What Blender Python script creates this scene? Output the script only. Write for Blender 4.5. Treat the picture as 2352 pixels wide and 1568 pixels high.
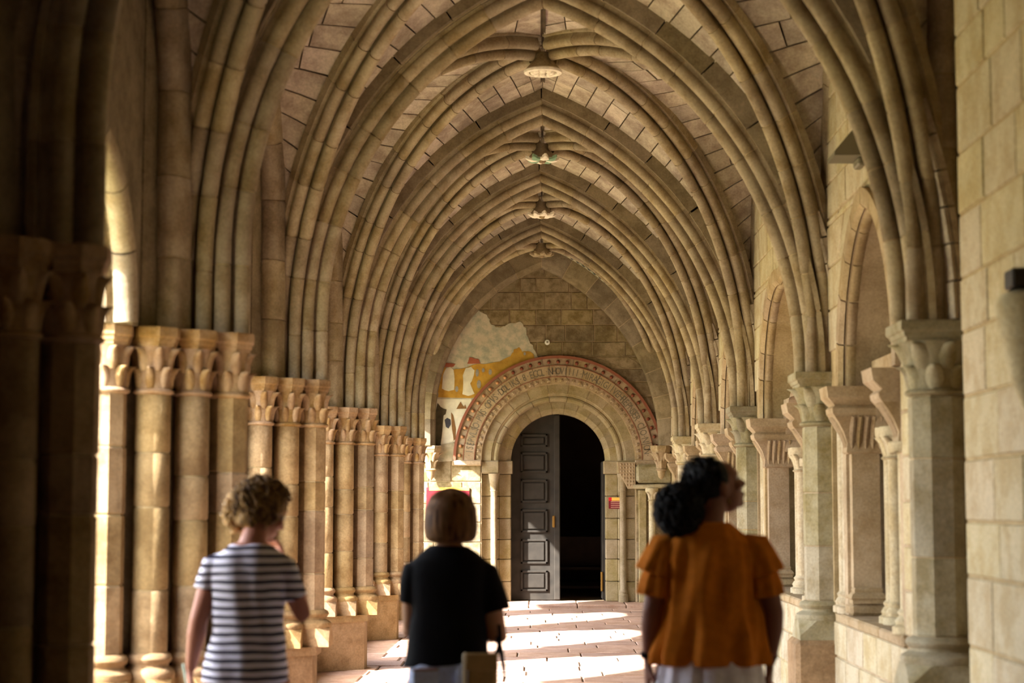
import bpy, bmesh, math, random
import numpy as np
from mathutils import Vector, Matrix

# ---------------------------------------------------------------- scene, camera, light
for o in list(bpy.data.objects): bpy.data.objects.remove(o)
SC = bpy.context.scene
COL = SC.collection
R = math.radians
PITCH, YAW, F = R(5.156), R(0.873), 4200.0
cam_d = bpy.data.cameras.new('camera'); cam = bpy.data.objects.new('camera', cam_d); COL.objects.link(cam)
cam.location = (0, 0, 1.5); cam.rotation_euler = (R(90)+PITCH, 0, YAW)
cam_d.sensor_width = 36; cam_d.lens = F/2352*36
cam_d.clip_start = .1; cam_d.clip_end = 300
cam_d.dof.use_dof = True; cam_d.dof.focus_distance = 21.0; cam_d.dof.aperture_fstop = 2.4
SC.camera = cam
vs = SC.view_settings
vs.view_transform = 'Standard'; vs.look = 'None'; vs.gamma = 1; vs.use_curve_mapping = False
vs.exposure = 0.78
SC.cycles.diffuse_bounces = 6
SC.cycles.use_denoising = True

w = bpy.data.worlds.new('world'); SC.world = w; w.use_nodes = True
nt = w.node_tree; bg = nt.nodes['Background']
sky = nt.nodes.new('ShaderNodeTexSky'); sky.sky_type = 'NISHITA'; sky.sun_disc = False
sky.sun_elevation = R(48); sky.sun_rotation = R(235); sky.air_density = 1.0; sky.dust_density = 3.0; sky.ozone_density = 1.0
mixw = nt.nodes.new('ShaderNodeMixRGB'); mixw.inputs[0].default_value = .75; mixw.inputs[2].default_value = (1.0, .95, .87, 1)
nt.links.new(sky.outputs[0], mixw.inputs[1]); nt.links.new(mixw.outputs[0], bg.inputs[0])
bg.inputs[1].default_value = 3.6
sun_d = bpy.data.lights.new('sun', 'SUN'); sun = bpy.data.objects.new('sun', sun_d); COL.objects.link(sun)
SUN_DIR = Vector((1.0, .76, -.93)).normalized()      # from the garden side, a little behind the viewer
sun.rotation_euler = SUN_DIR.to_track_quat('-Z', 'Y').to_euler()
sun_d.energy = 22.0; sun_d.angle = R(.8); sun_d.color = (1.0, .955, .91)
sun.location = (-8, -4, 9)

CAMR = Matrix.Rotation(YAW, 3, 'Z') @ Matrix.Rotation(R(90)+PITCH, 3, 'X')
def at(px, py, Y):
    "point of the plane y = Y seen at a pixel of the photograph: used to read real positions off it"
    d = CAMR @ Vector(((px-1176)/F, (784-py)/F, -1))
    return Vector((0, 0, 1.5)) + d*(Y/d.y)

# ---------------------------------------------------------------- helpers
WP = {}
def link(o, parent=None, loc=(0, 0, 0)):
    COL.objects.link(o)
    WP[o.name] = Vector(loc)
    if parent is not None:
        o.parent = parent; o.location = Vector(loc)-WP[parent.name]
    else: o.location = loc
    return o
def tag(o, label=None, cat=None, group=None, kind=None):
    if label: o['label'] = label
    if cat: o['category'] = cat
    if group: o['group'] = group
    if kind: o['kind'] = kind
    return o
def empty(name, loc=(0, 0, 0), **k):
    return tag(link(bpy.data.objects.new(name, None), None, loc), **k)
def mob(name, V, Fc, mat, parent=None, smooth=False, fix=True, **k):
    V = np.asarray(V, dtype=float)
    c = (V.min(0)+V.max(0))/2
    me = bpy.data.meshes.new(name)
    me.from_pydata((V-c).tolist(), [], Fc)
    if fix:
        bm = bmesh.new(); bm.from_mesh(me); bmesh.ops.recalc_face_normals(bm, faces=bm.faces); bm.to_mesh(me); bm.free()
    me.materials.append(mat)
    if smooth: me.polygons.foreach_set('use_smooth', [True]*len(me.polygons)); 
    if smooth and smooth != 2: me.set_sharp_from_angle(angle=R(38))
    o = bpy.data.objects.new(name, me)
    return tag(link(o, parent, c), **k)
class MB:
    def __init__(s): s.V = []; s.F = []
    def add(s, V, Fc):
        n = len(s.V); s.V += [tuple(v) for v in V]; s.F += [[i+n for i in f] for f in Fc]; return s
    def box(s, a, b):
        (x0, y0, z0), (x1, y1, z1) = a, b
        return s.add([(x0,y0,z0),(x1,y0,z0),(x1,y1,z0),(x0,y1,z0),(x0,y0,z1),(x1,y0,z1),(x1,y1,z1),(x0,y1,z1)],
                     [(0,3,2,1),(4,5,6,7),(0,1,5,4),(1,2,6,5),(2,3,7,6),(3,0,4,7)])
    def build(s, name, mat, parent=None, smooth=False, **k): return mob(name, s.V, s.F, mat, parent, smooth, **k)
def box(name, a, b, mat, parent=None, **k): return MB().box(a, b).build(name, mat, parent, **k)
def bbox_bev(a, b, e):
    "a box whose edges are chamfered by e"
    V = []; 
    c = [(a[i]+b[i])/2 for i in range(3)]; h = [abs(b[i]-a[i])/2 for i in range(3)]
    bm = bmesh.new(); bmesh.ops.create_cube(bm, size=1)
    for v in bm.verts: v.co = Vector([c[i]+v.co[i]*2*h[i] for i in range(3)])
    bmesh.ops.bevel(bm, geom=bm.edges[:], offset=e, segments=1, affect='EDGES')
    bm.verts.index_update()
    V = [v.co[:] for v in bm.verts]; Fc = [[v.index for v in f.verts] for f in bm.faces]; bm.free()
    return V, Fc
def lathe_vf(prof, cx, cy, seg=20, rot=0, sx=1, sy=1):
    V = []; Fc = []
    n = len(prof)
    for (r, z) in prof:
        for k in range(seg):
            a = rot+2*math.pi*k/seg
            V.append((cx+r*sx*math.cos(a), cy+r*sy*math.sin(a), z))
    for i in range(n-1):
        for k in range(seg):
            k2 = (k+1) % seg
            Fc.append((i*seg+k, i*seg+k2, (i+1)*seg+k2, (i+1)*seg+k))
    Fc.append(list(range(seg))[::-1]); Fc.append([(n-1)*seg+k for k in range(seg)])
    return V, Fc
def lathe(name, prof, cx, cy, mat, parent, seg=20, rot=0, smooth=True, **k):
    V, Fc = lathe_vf(prof, cx, cy, seg, rot); return mob(name, V, Fc, mat, parent, smooth, **k)
def prism(poly, z0, z1):
    n = len(poly)
    V = [(x, y, z0) for x, y in poly]+[(x, y, z1) for x, y in poly]
    return V, [list(range(n))[::-1], list(range(n, 2*n))]+[(i, (i+1) % n, n+(i+1) % n, n+i) for i in range(n)]
def loft_vf(rings, close=True):
    m = len(rings[0]); V = [p for r in rings for p in r]; Fc = []
    for i in range(len(rings)-1):
        for k in range(m):
            k2 = (k+1) % m
            Fc.append((i*m+k, i*m+k2, (i+1)*m+k2, (i+1)*m+k))
    if close: Fc.append(list(range(m))[::-1]); Fc.append([(len(rings)-1)*m+k for k in range(m)])
    return V, Fc
def tube_vf(pts, rad, seg=10):
    pts = [Vector(p) for p in pts]; rings = []
    up = Vector((0, 0, 1)); prev = None
    for i, p in enumerate(pts):
        t = (pts[min(i+1, len(pts)-1)]-pts[max(i-1, 0)]).normalized()
        if prev is None:
            a = t.cross(up if abs(t.z) < .9 else Vector((1, 0, 0))).normalized()
        else: a = (prev-t*prev.dot(t)).normalized()
        prev = a; b = t.cross(a); r = rad[i] if hasattr(rad, '__len__') else rad
        rx, ry = r if hasattr(r, '__len__') else (r, r)
        rings.append([tuple(p+a*rx*math.cos(2*math.pi*k/seg)+b*ry*math.sin(2*math.pi*k/seg)) for k in range(seg)])
    return loft_vf(rings)
def copy_tree(o, parent=None, off=(0, 0, 0)):
    c = o.copy(); COL.objects.link(c); WP[c.name] = WP[o.name]+Vector(off)
    if parent is not None: c.parent = parent
    else: c.location = o.location+Vector(off)
    for ch in KIDS.get(o.name, []): copy_tree(ch, c, off)
    return c
KIDS = {}
def collect_kids():
    KIDS.clear()
    for o in COL.objects:
        if o.parent: KIDS.setdefault(o.parent.name, []).append(o)

# ---------------------------------------------------------------- materials
def node_mat(name):
    m = bpy.data.materials.new(name); m.use_nodes = True; t = m.node_tree
    return m, t, t.nodes, t.links, t.nodes['Principled BSDF']
def hexc(h):
    h = h.lstrip('#'); c = [int(h[i:i+2], 16)/255 for i in (0, 2, 4)]
    return tuple(((x/12.92) if x <= .04045 else ((x+.055)/1.055)**2.4) for x in c)+(1,)
def stone(name, base, alt, dark, vary=.16, stain=.5, scale=1.0, bump=.35, rough=.9, hue=.006, grain=1.0):
    m, t, N, L, B = node_mat(name)
    geo = N.new('ShaderNodeNewGeometry'); oi = N.new('ShaderNodeObjectInfo')
    n1 = N.new('ShaderNodeTexNoise'); n1.inputs['Scale'].default_value = .9*scale; n1.inputs['Detail'].default_value = 6; n1.inputs['Roughness'].default_value = .6
    n2 = N.new('ShaderNodeTexNoise'); n2.inputs['Scale'].default_value = 5*scale; n2.inputs['Detail'].default_value = 8; n2.inputs['Roughness'].default_value = .65
    n3 = N.new('ShaderNodeTexNoise'); n3.inputs['Scale'].default_value = 60*scale; n3.inputs['Detail'].default_value = 4
    off = N.new('ShaderNodeVectorMath'); off.operation = 'SCALE'; 
    add = N.new('ShaderNodeVectorMath'); add.operation = 'ADD'
    cmb = N.new('ShaderNodeCombineXYZ'); L.new(oi.outputs['Random'], cmb.inputs[0]); L.new(oi.outputs['Random'], cmb.inputs[2])
    L.new(cmb.outputs[0], off.inputs[0]); off.inputs['Scale'].default_value = 37
    L.new(geo.outputs['Position'], add.inputs[0]); L.new(off.outputs[0], add.inputs[1])
    L.new(geo.outputs['Position'], n1.inputs['Vector']); L.new(add.outputs[0], n2.inputs['Vector']); L.new(add.outputs[0], n3.inputs['Vector'])
    r1 = N.new('ShaderNodeMapRange'); r1.inputs[1].default_value = .42; r1.inputs[2].default_value = .62; L.new(n2.outputs[0], r1.inputs[0])
    mx = N.new('ShaderNodeMixRGB'); mx.inputs[1].default_value = hexc(base); mx.inputs[2].default_value = hexc(alt); L.new(r1.outputs[0], mx.inputs[0])
    r2 = N.new('ShaderNodeMapRange'); r2.inputs[1].default_value = .5; r2.inputs[2].default_value = .72; r2.inputs[4].default_value = stain; L.new(n1.outputs[0], r2.inputs[0])
    mx2 = N.new('ShaderNodeMixRGB'); mx2.inputs[2].default_value = hexc(dark); L.new(r2.outputs[0], mx2.inputs[0]); L.new(mx.outputs[0], mx2.inputs[1])
    hs = N.new('ShaderNodeHueSaturation')
    a = N.new('ShaderNodeMapRange'); a.inputs[3].default_value = 1-vary; a.inputs[4].default_value = 1+vary; L.new(oi.outputs['Random'], a.inputs[0])
    mul = N.new('ShaderNodeMath'); mul.operation = 'MULTIPLY'; mul.inputs[1].default_value = 7.13; L.new(oi.outputs['Random'], mul.inputs[0])
    fr = N.new('ShaderNodeMath'); fr.operation = 'FRACT'; L.new(mul.outputs[0], fr.inputs[0])
    b = N.new('ShaderNodeMapRange'); b.inputs[3].default_value = .5-hue; b.inputs[4].default_value = .5+hue; L.new(fr.outputs[0], b.inputs[0])
    c = N.new('ShaderNodeMapRange'); c.inputs[3].default_value = .84; c.inputs[4].default_value = 1.03; L.new(fr.outputs[0], c.inputs[0])
    L.new(a.outputs[0], hs.inputs['Value']); L.new(b.outputs[0], hs.inputs['Hue']); L.new(c.outputs[0], hs.inputs['Saturation']); L.new(mx2.outputs[0], hs.inputs['Color'])
    r3 = N.new('ShaderNodeMapRange'); r3.inputs[1].default_value = .3; r3.inputs[2].default_value = .7; r3.inputs[3].default_value = (1-.18*grain)*.8; r3.inputs[4].default_value = (1+.1*grain)*.8; L.new(n3.outputs[0], r3.inputs[0])
    mm = N.new('ShaderNodeMixRGB'); mm.blend_type = 'MULTIPLY'; mm.inputs[0].default_value = 1; L.new(hs.outputs[0], mm.inputs[1]); L.new(r3.outputs[0], mm.inputs[2])
    L.new(mm.outputs[0], B.inputs['Base Color'])
    B.inputs['Roughness'].default_value = rough; B.inputs['Specular IOR Level'].default_value = .25
    sm = N.new('ShaderNodeMath'); sm.operation = 'ADD'; L.new(n2.outputs[0], sm.inputs[0])
    m3 = N.new('ShaderNodeMath'); m3.operation = 'MULTIPLY'; m3.inputs[1].default_value = .25; L.new(n3.outputs[0], m3.inputs[0]); L.new(m3.outputs[0], sm.inputs[1])
    bp = N.new('ShaderNodeBump'); bp.inputs['Strength'].default_value = bump; bp.inputs['Distance'].default_value = .02; L.new(sm.outputs[0], bp.inputs['Height']); L.new(bp.outputs[0], B.inputs['Normal'])
    return m
def plain(name, col, rough=.7, spec=.3, metal=0, noise=0, nscale=20, bump=0):
    m, t, N, L, B = node_mat(name)
    B.inputs['Base Color'].default_value = hexc(col); B.inputs['Roughness'].default_value = rough
    B.inputs['Specular IOR Level'].default_value = spec; B.inputs['Metallic'].default_value = metal
    if noise or bump:
        tc = N.new('ShaderNodeTexCoord'); n = N.new('ShaderNodeTexNoise'); n.inputs['Scale'].default_value = nscale; n.inputs['Detail'].default_value = 5
        L.new(tc.outputs['Object'], n.inputs['Vector'])
        if noise:
            r = N.new('ShaderNodeMapRange'); r.inputs[1].default_value = .3; r.inputs[2].default_value = .7; r.inputs[3].default_value = 1-noise; r.inputs[4].default_value = 1+noise; L.new(n.outputs[0], r.inputs[0])
            mm = N.new('ShaderNodeMixRGB'); mm.blend_type = 'MULTIPLY'; mm.inputs[0].default_value = 1; mm.inputs[1].default_value = hexc(col); L.new(r.outputs[0], mm.inputs[2]); L.new(mm.outputs[0], B.inputs['Base Color'])
        if bump:
            bp = N.new('ShaderNodeBump'); bp.inputs['Strength'].default_value = bump; bp.inputs['Distance'].default_value = .01; L.new(n.outputs[0], bp.inputs['Height']); L.new(bp.outputs[0], B.inputs['Normal'])
    return m
M = {
 'left': stone('warm_brown_sandstone', '#ab9169', '#8b704b', '#594a35', vary=.14),
 'leftcap': stone('pale_carved_sandstone', '#b59670', '#94703f', '#6a5638', vary=.08),
 'rib': stone('ochre_rib_stone', '#b0a184', '#93805e', '#625744', vary=.14),
 'band': stone('brown_arch_stone', '#93846a', '#786a50', '#4e4538', vary=.12),
 'web': stone('mauve_vault_stone', '#c9bda9', '#a09080', '#665a4f', vary=.16, hue=.01),
 'right': stone('green_grey_painted_stone', '#a8a083', '#8d8059', '#5f5a42', vary=.1),
 'pale': stone('pale_limewashed_stone', '#c9bd9c', '#b7a57c', '#948a68', vary=.05, stain=.35),
 'end': stone('end_wall_stone', '#a39270', '#7d6c46', '#514629', vary=.12, stain=.75, scale=1.5, bump=.6),
 'portal': stone('portal_stone', '#a89875', '#938258', '#6d6546', vary=.08),
 'carve': stone('carved_portal_stone', '#b9a482', '#a08862', '#7d6a4c', vary=.04),
 'floor': stone('worn_paving_stone', '#c0a08c', '#ab8772', '#8a6f5e', vary=.12, rough=.75),
 'plinth': stone('plinth_stone', '#a5865a', '#8a6c42', '#5e4c33', vary=.1),
 'mortar': stone('pale_lime_mortar', '#c0ab84', '#a8926a', '#85724f', vary=.0, bump=.2),
 'mortar_dark': stone('dark_recessed_mortar', '#5a4c38', '#463a2a', '#2c241a', vary=0),
 'mortar_red': plain('red_painted_line', '#82503c', .9),
 'plaster': stone('aged_fresco_plaster', '#d6cdb0', '#aab09a', '#9c8a62', vary=0, bump=.15, scale=1.6, grain=.4),
 'ochre': stone('yellow_ochre_paint', '#cfa23c', '#b98a2c', '#8d7330', vary=0, bump=.1, scale=2, grain=.4),
 'robe': plain('pale_robe_paint', '#cfcdb8', .9, noise=.15, nscale=8),
 'darkpaint': plain('dark_paint', '#4b4634', .9, noise=.3, nscale=12),
 'bluepaint': plain('slate_blue_paint', '#3e4048', .9),
 'bossw': plain('pale_painted_boss', '#e2dccd', .9, noise=.2, nscale=18),
 'loz': plain('dark_lozenge_paint', '#262833', .9),
 'greypaint': plain('grey_paint', '#8f8c84', .9, noise=.2),
 'redpaint': plain('faded_red_paint', '#9a5a42', .9, noise=.15, nscale=9),
 'brownpaint': plain('brown_paint', '#7a5a34', .9, noise=.2),
 'bead': plain('painted_red_brown_bead', '#6e3c2a', .8, noise=.2),
 'beadp': plain('weathered_pale_bead', '#a57a56', .8, noise=.2),
 'letter': plain('dark_painted_letters', '#665f50', .9),
 'wood': plain('dark_weathered_wood', '#2b2721', .75, noise=.35, nscale=6, bump=.3),
 'wood2': plain('dark_brown_wood', '#2e2117', .7, noise=.3, nscale=6),
 'gapshade': plain('gap_shade', '#2b2723', .5, metal=.8),  # dark colour painted in for the shaded gap above the console
 'brass': plain('dull_brass', '#8a6a34', .4, metal=.7),
 'white': plain('white_enamel', '#d8dcd6', .4),
 'signred': plain('maroon_sign_paint', '#6a1420', .6), 'signyel': plain('yellow_sign_paint', '#e0b552', .6), 'signbri': plain('bright_red_sign_paint', '#c4202c', .6),
 'signtxt': plain('pale_sign_lettering', '#c9a08a', .6),
 'lampgrey': plain('grey_lamp_metal', '#6f6a58', .5, metal=.3),
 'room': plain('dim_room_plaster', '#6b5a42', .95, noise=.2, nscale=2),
 'grass': plain('garden_ground', '#a39c72', .95, noise=.25, nscale=3),
 'hedge': plain('hedge_leaves', '#56663a', .9, noise=.3, nscale=9),
 'greenpaint': plain('faded_green_paint', '#7fa086', .9, noise=.15),
 'roof': plain('roof_masonry', '#8a7a60', .95),
}
# ---------------------------------------------------------------- measures (metres; x across, y along the walk)
LY = [6.45, 9.75, 13.35, 17.25, 21.1, 24.75]        # clustered piers, garden side
RY = [5.5, 9.22, 12.72, 17.05, 20.5, 24.3]          # octagonal columns, inner side
WALL_Y = 28.0
CAPZ = 2.42; APEX = 5.11; DTOP = 5.21
XC = .03
rnd = random.Random(7)

# ---------------------------------------------------------------- rib machinery
def arc(cx, cy, r, a0, a1, n):
    return [(cx+r*math.cos(R(a0+(a1-a0)*i/(n-1))), cy+r*math.sin(R(a0+(a1-a0)*i/(n-1)))) for i in range(n)]
def mirror(h): return h+[(-x, y) for x, y in reversed(h)]
P_T = mirror([(-.17, .36), (-.17, .205), (-.105, .20)]+arc(-.080, .128, .046, 120, 352, 8)+[(-.025, .118)]+arc(0, .046, .047, 130, 268, 6))
P_D = mirror([(-.115, .25), (-.115, .185), (-.085, .18)]+arc(-.066, .120, .043, 130, 350, 8)+[(-.018, .108)]+arc(0, .043, .044, 125, 268, 6))
P_F = mirror([(-.10, .22), (-.10, .12)]+arc(0, .07, .072, 180, 268, 5))
P_W = mirror([(-.3, .3), (-.3, .05), (-.26, .0), (-.2, .0), (-.18, .03), (-.1, .03)])
def inset(prof, e):
    c = [(0, .14)]*len(prof)
    out = []
    n = len(prof)
    for i in range(n):
        p0, p1, p2 = prof[i-1], prof[i], prof[(i+1) % n]
        t = (p2[0]-p0[0], p2[1]-p0[1]); l = math.hypot(*t) or 1
        out.append((p1[0]-t[1]/l*e, p1[1]+t[0]/l*e))
    return out
def pointed(a, stilt, V, nst=4, n=36):
    "left half of a pointed arch from the springing to the apex: (u, z)"
    c = (V*V-a*a)/(2*a); Rr = a+c; th = math.atan2(V, c)
    P = [(0, stilt*i/nst) for i in range(nst)] if stilt > .01 else []
    return P+[(Rr-Rr*math.cos(th*i/n), stilt+Rr*math.sin(th*i/n)) for i in range(n+1)]
def elliptic(a, stilt, V, nst=4, n=36):
    P = [(0, stilt*i/nst) for i in range(nst)] if stilt > .01 else []
    return P+[(a-a*math.cos(math.pi/2*i/n), stilt+V*math.sin(math.pi/2*i/n)) for i in range(n+1)]
def resample(P, s0, s1, n):
    cum = [0]
    for i in range(1, len(P)): cum.append(cum[-1]+math.dist(P[i], P[i-1]))
    out = []
    for k in range(n+1):
        s = s0+(s1-s0)*k/n; i = 1
        while i < len(P)-1 and cum[i] < s: i += 1
        f = (s-cum[i-1])/max(1e-9, cum[i]-cum[i-1])
        t = (P[i][0]-P[i-1][0], P[i][1]-P[i-1][1])
        # smooth tangent
        j0, j1 = max(0, i-2), min(len(P)-1, i+1)
        t = (P[j1][0]-P[j0][0], P[j1][1]-P[j0][1]); l = math.hypot(*t)
        out.append(((P[i-1][0]+(P[i][0]-P[i-1][0])*f, P[i-1][1]+(P[i][1]-P[i-1][1])*f), (t[0]/l, t[1]/l)))
    return out
def plen(P): return sum(math.dist(P[i], P[i-1]) for i in range(1, len(P)))
class Rib:
    "half arch in the vertical plane from foot (x, y) towards d (unit xy), springing at z0"
    def __init__(s, foot, d, P, z0, prof): s.f = Vector((*foot, 0)); l = math.hypot(*d); s.d = Vector((d[0]/l, d[1]/l, 0)); s.P = P; s.z0 = z0; s.prof = prof; s.b = Vector((s.d.y, -s.d.x, 0))
    def ring(s, pt, tg, prof=None):
        n = -s.d*tg[1]+Vector((0, 0, tg[0])); p = s.f+s.d*pt[0]+Vector((0, 0, s.z0+pt[1]))
        T = s.d*tg[0]+Vector((0, 0, tg[1])); k = tg[1]/tg[0] if pt[0] > s.P[-1][0]-.012 and tg[0] > .2 else 0   # mitre at the apex
        return [tuple(p+s.b*q[0]+n*q[1]+T*(k*q[1])) for q in (prof or s.prof)]
    def seg(s, s0, s1, n=3, prof=None): return loft_vf([s.ring(p, t, prof) for p, t in resample(s.P, s0, s1, n)])
    def build(s, parent, mat, step=.36, gap=.008, name='voussoir', mort=True, jit=.12, end=0, prof=None, seed=0, mmat=None, start=0):
        L = plen(s.P)-end; n = max(1, round((L-start)/step)); rr = random.Random(seed*31+int(s.f.y*10))
        cuts = [start]+[start+(L-start)*(i+rr.uniform(-jit, jit))/n for i in range(1, n)]+[L]
        for i in range(n):
            V, Fc = s.seg(cuts[i]+gap/2, cuts[i+1]-gap/2, 3, prof)
            mob(name, V, Fc, mat, parent, True)
        if mort:
            V, Fc = s.seg(0, L, n*3, inset(prof or s.prof, -.006 if False else .007))
            mob('mortar', V, Fc, mmat or M['mortar'], parent, True)
    def off(s, frac, d):
        "point at a fraction of height, shifted outwards by d"
        L = plen(s.P); lo, hi = 0, L
        Z_, U_ = s.P[-1][1], s.P[-1][0]; g = lambda p: .62*p[0]/U_+.38*p[1]/Z_
        for _ in range(24):
            m = (lo+hi)/2
            if g(resample(s.P, m, m, 1)[0][0]) < frac: lo = m
            else: hi = m
        pt, tg = resample(s.P, lo, lo, 1)[0]
        n = -s.d*tg[1]+Vector((0, 0, tg[0]))
        return s.f+s.d*pt[0]+Vector((0, 0, s.z0+pt[1]))+n*d

# transverse arches: i-th joins left pier i and right column i
def t_ribs(yl, yr):
    d = Vector((XC+1.56, (yr-yl)/2)); a = XC+1.56; b = 1.77-XC; ym = (yl+yr)/2
    Lr = Rib((-1.56, yl), (a, ym-yl), pointed(math.hypot(a, ym-yl), .42, APEX-CAPZ-.42), CAPZ, P_T)
    Rr = Rib((1.77, yr), (-b, ym-yr), pointed(math.hypot(b, ym-yr), .02, APEX-CAPZ-.02), CAPZ, P_T)
    return Lr, Rr, ym
def d_rib(foot, top):
    v = (top[0]-foot[0], top[1]-foot[1]); L = math.hypot(*v)
    return Rib(foot, v, elliptic(L, .25, DTOP-CAPZ-.25), CAPZ, P_D)
def f_ribs(x, y0, y1, z=CAPZ):
    h = (y1-y0)/2; P = pointed(h, 1.15, 1.45)
    return Rib((x, y0), (0, 1), P, z, P_F), Rib((x, y1), (0, -1), P, z, P_F)

TY = list(zip(LY, RY))
NAMES_T = ['over the nearest pier, its left leg in deep shadow', 'springing above the pier with the sunlit faceted shaft', 'whose point touches the top of the picture', 'with its point between the disc boss and green boss', 'with its point just below the leafy green boss', 'nearest the end wall with the portal']
TR = []
for i, (yl, yr) in enumerate(TY):
    Lr, Rr, ym = t_ribs(yl, yr); TR.append((Lr, Rr, ym))
    r = empty('transverse_arch', (XC, ym, CAPZ), label='moulded pointed transverse arch '+NAMES_T[i], cat='arch')
    for j, rb in enumerate((Lr, Rr)):
        pr_t = [(-.15, .22), (-.15, .185)]+P_T[2:-2]+[(.15, .185), (.15, .22)]
        rb.build(r, M['rib'], .37, seed=i*2+j, prof=pr_t)
        rb.build(r, M['band'], .48, seed=i*2+j+50, prof=[(-.19, .44), (-.19, .195), (.19, .195), (.19, .44)], mort=False, name='outer_voussoir', gap=.012, start=1.25)

# vault bays
bays = []
yL = LY+[WALL_Y]; yR = RY+[WALL_Y]
Lw, Rw, ymw = t_ribs(WALL_Y+.02, WALL_Y+.02)
TRX = TR+[(Lw, Rw, ymw)]
# short stretch of vault towards and behind the camera
BOSS = ['plain shadowed', 'plain shadowed', 'disc', 'green', 'pale', 'dark']
DN = ['over the nearest bay', 'over the bay of the three visitors', 'meeting at the carved round disc boss', 'meeting at the leafy green boss', 'meeting at the small pale boss', 'in the last bay before the portal wall']
def cell(parent, A, B, rows, cols_len, mat, dome, stones=True, seed=0, minw=.10, name='stone'):
    "web between two boundary curves A(s), B(s), s 0..1"
    rr = random.Random(seed)
    ns = 30
    a = [A(k/ns) for k in range(ns+1)]; b = [B(k/ns) for k in range(ns+1)]
    mid = [(a[k]+b[k])/2 for k in range(ns+1)]
    up = Vector((0, 0, 1))
    def pt(s, t, o=0):
        k = min(ns-1, int(s*ns)); f = s*ns-k
        p = (a[k].lerp(a[k+1], f)).lerp(b[k].lerp(b[k+1], f), t)
        du = (mid[k+1]-mid[k]); dv = (b[k]-a[k])+(b[k+1]-a[k+1])
        n = du.cross(dv)
        n = n.normalized() if n.length > 1e-6 else up
        if n.dot(p-Vector((0, p.y if abs(n.y) < .7 else mid[ns].y, 2.6))) < 0: n = -n
        if s > .8: n = n.lerp(up, (s-.8)/.2).normalized()
        return p+n*(o+dome*math.sin(math.pi*t)*min(1, s*1.5))
    # mortar surface
    V = []; Fc = []; nt_ = 6
    for k in range(ns+1):
        for j in range(nt_+1): V.append(pt(k/ns, j/nt_, .02))
    m = nt_+1
    for k in range(ns):
        for j in range(nt_): Fc.append((k*m+j, k*m+j+1, (k+1)*m+j+1, (k+1)*m+j))
    mb = MB().add(V, Fc)
    Lm = sum((mid[k+1]-mid[k]).length for k in range(ns)); nr = max(3, round(Lm/rows))
    cum = [0]
    for k in range(ns): cum.append(cum[-1]+(mid[k+1]-mid[k]).length)
    def s_at(l):
        k = 0
        while k < ns-1 and cum[k+1] < l: k += 1
        return (k+(l-cum[k])/max(1e-6, cum[k+1]-cum[k]))/ns
    st = []
    for i in range(nr):
        s0 = s_at(Lm*(i+.03)/nr); s1 = s_at(Lm*(i+.97)/nr); w = (pt((s0+s1)/2, 0)-pt((s0+s1)/2, 1)).length
        if w < minw: continue
        nc = max(1, round(w/cols_len)); cut = [0]+[(j+rr.uniform(-.22, .22))/nc for j in range(1, nc)]+[1]
        for j in range(nc):
            g = .006/w*1.0
            t0 = cut[j]+g; t1 = cut[j+1]-g; o = rr.uniform(-.006, .006)
            q = [(s0, t0), (s0, t1), (s1, t1), (s1, t0)]
            tm = (t0+t1)/2
            Vs = [pt(*p, o) for p in [(s0, t0), (s0, tm), (s0, t1), (s1, t1), (s1, tm), (s1, t0)]]+[pt(*p, .06) for p in [(s0, t0), (s0, tm), (s0, t1), (s1, t1), (s1, tm), (s1, t0)]]
            st.append((w, Vs, [(0, 1, 4, 5), (1, 2, 3, 4), (6, 11, 10, 7), (7, 10, 9, 8), (0, 6, 7, 1), (1, 7, 8, 2), (2, 8, 9, 3), (3, 9, 10, 4), (4, 10, 11, 5), (5, 11, 6, 0)]))
    return mb, st
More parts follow.
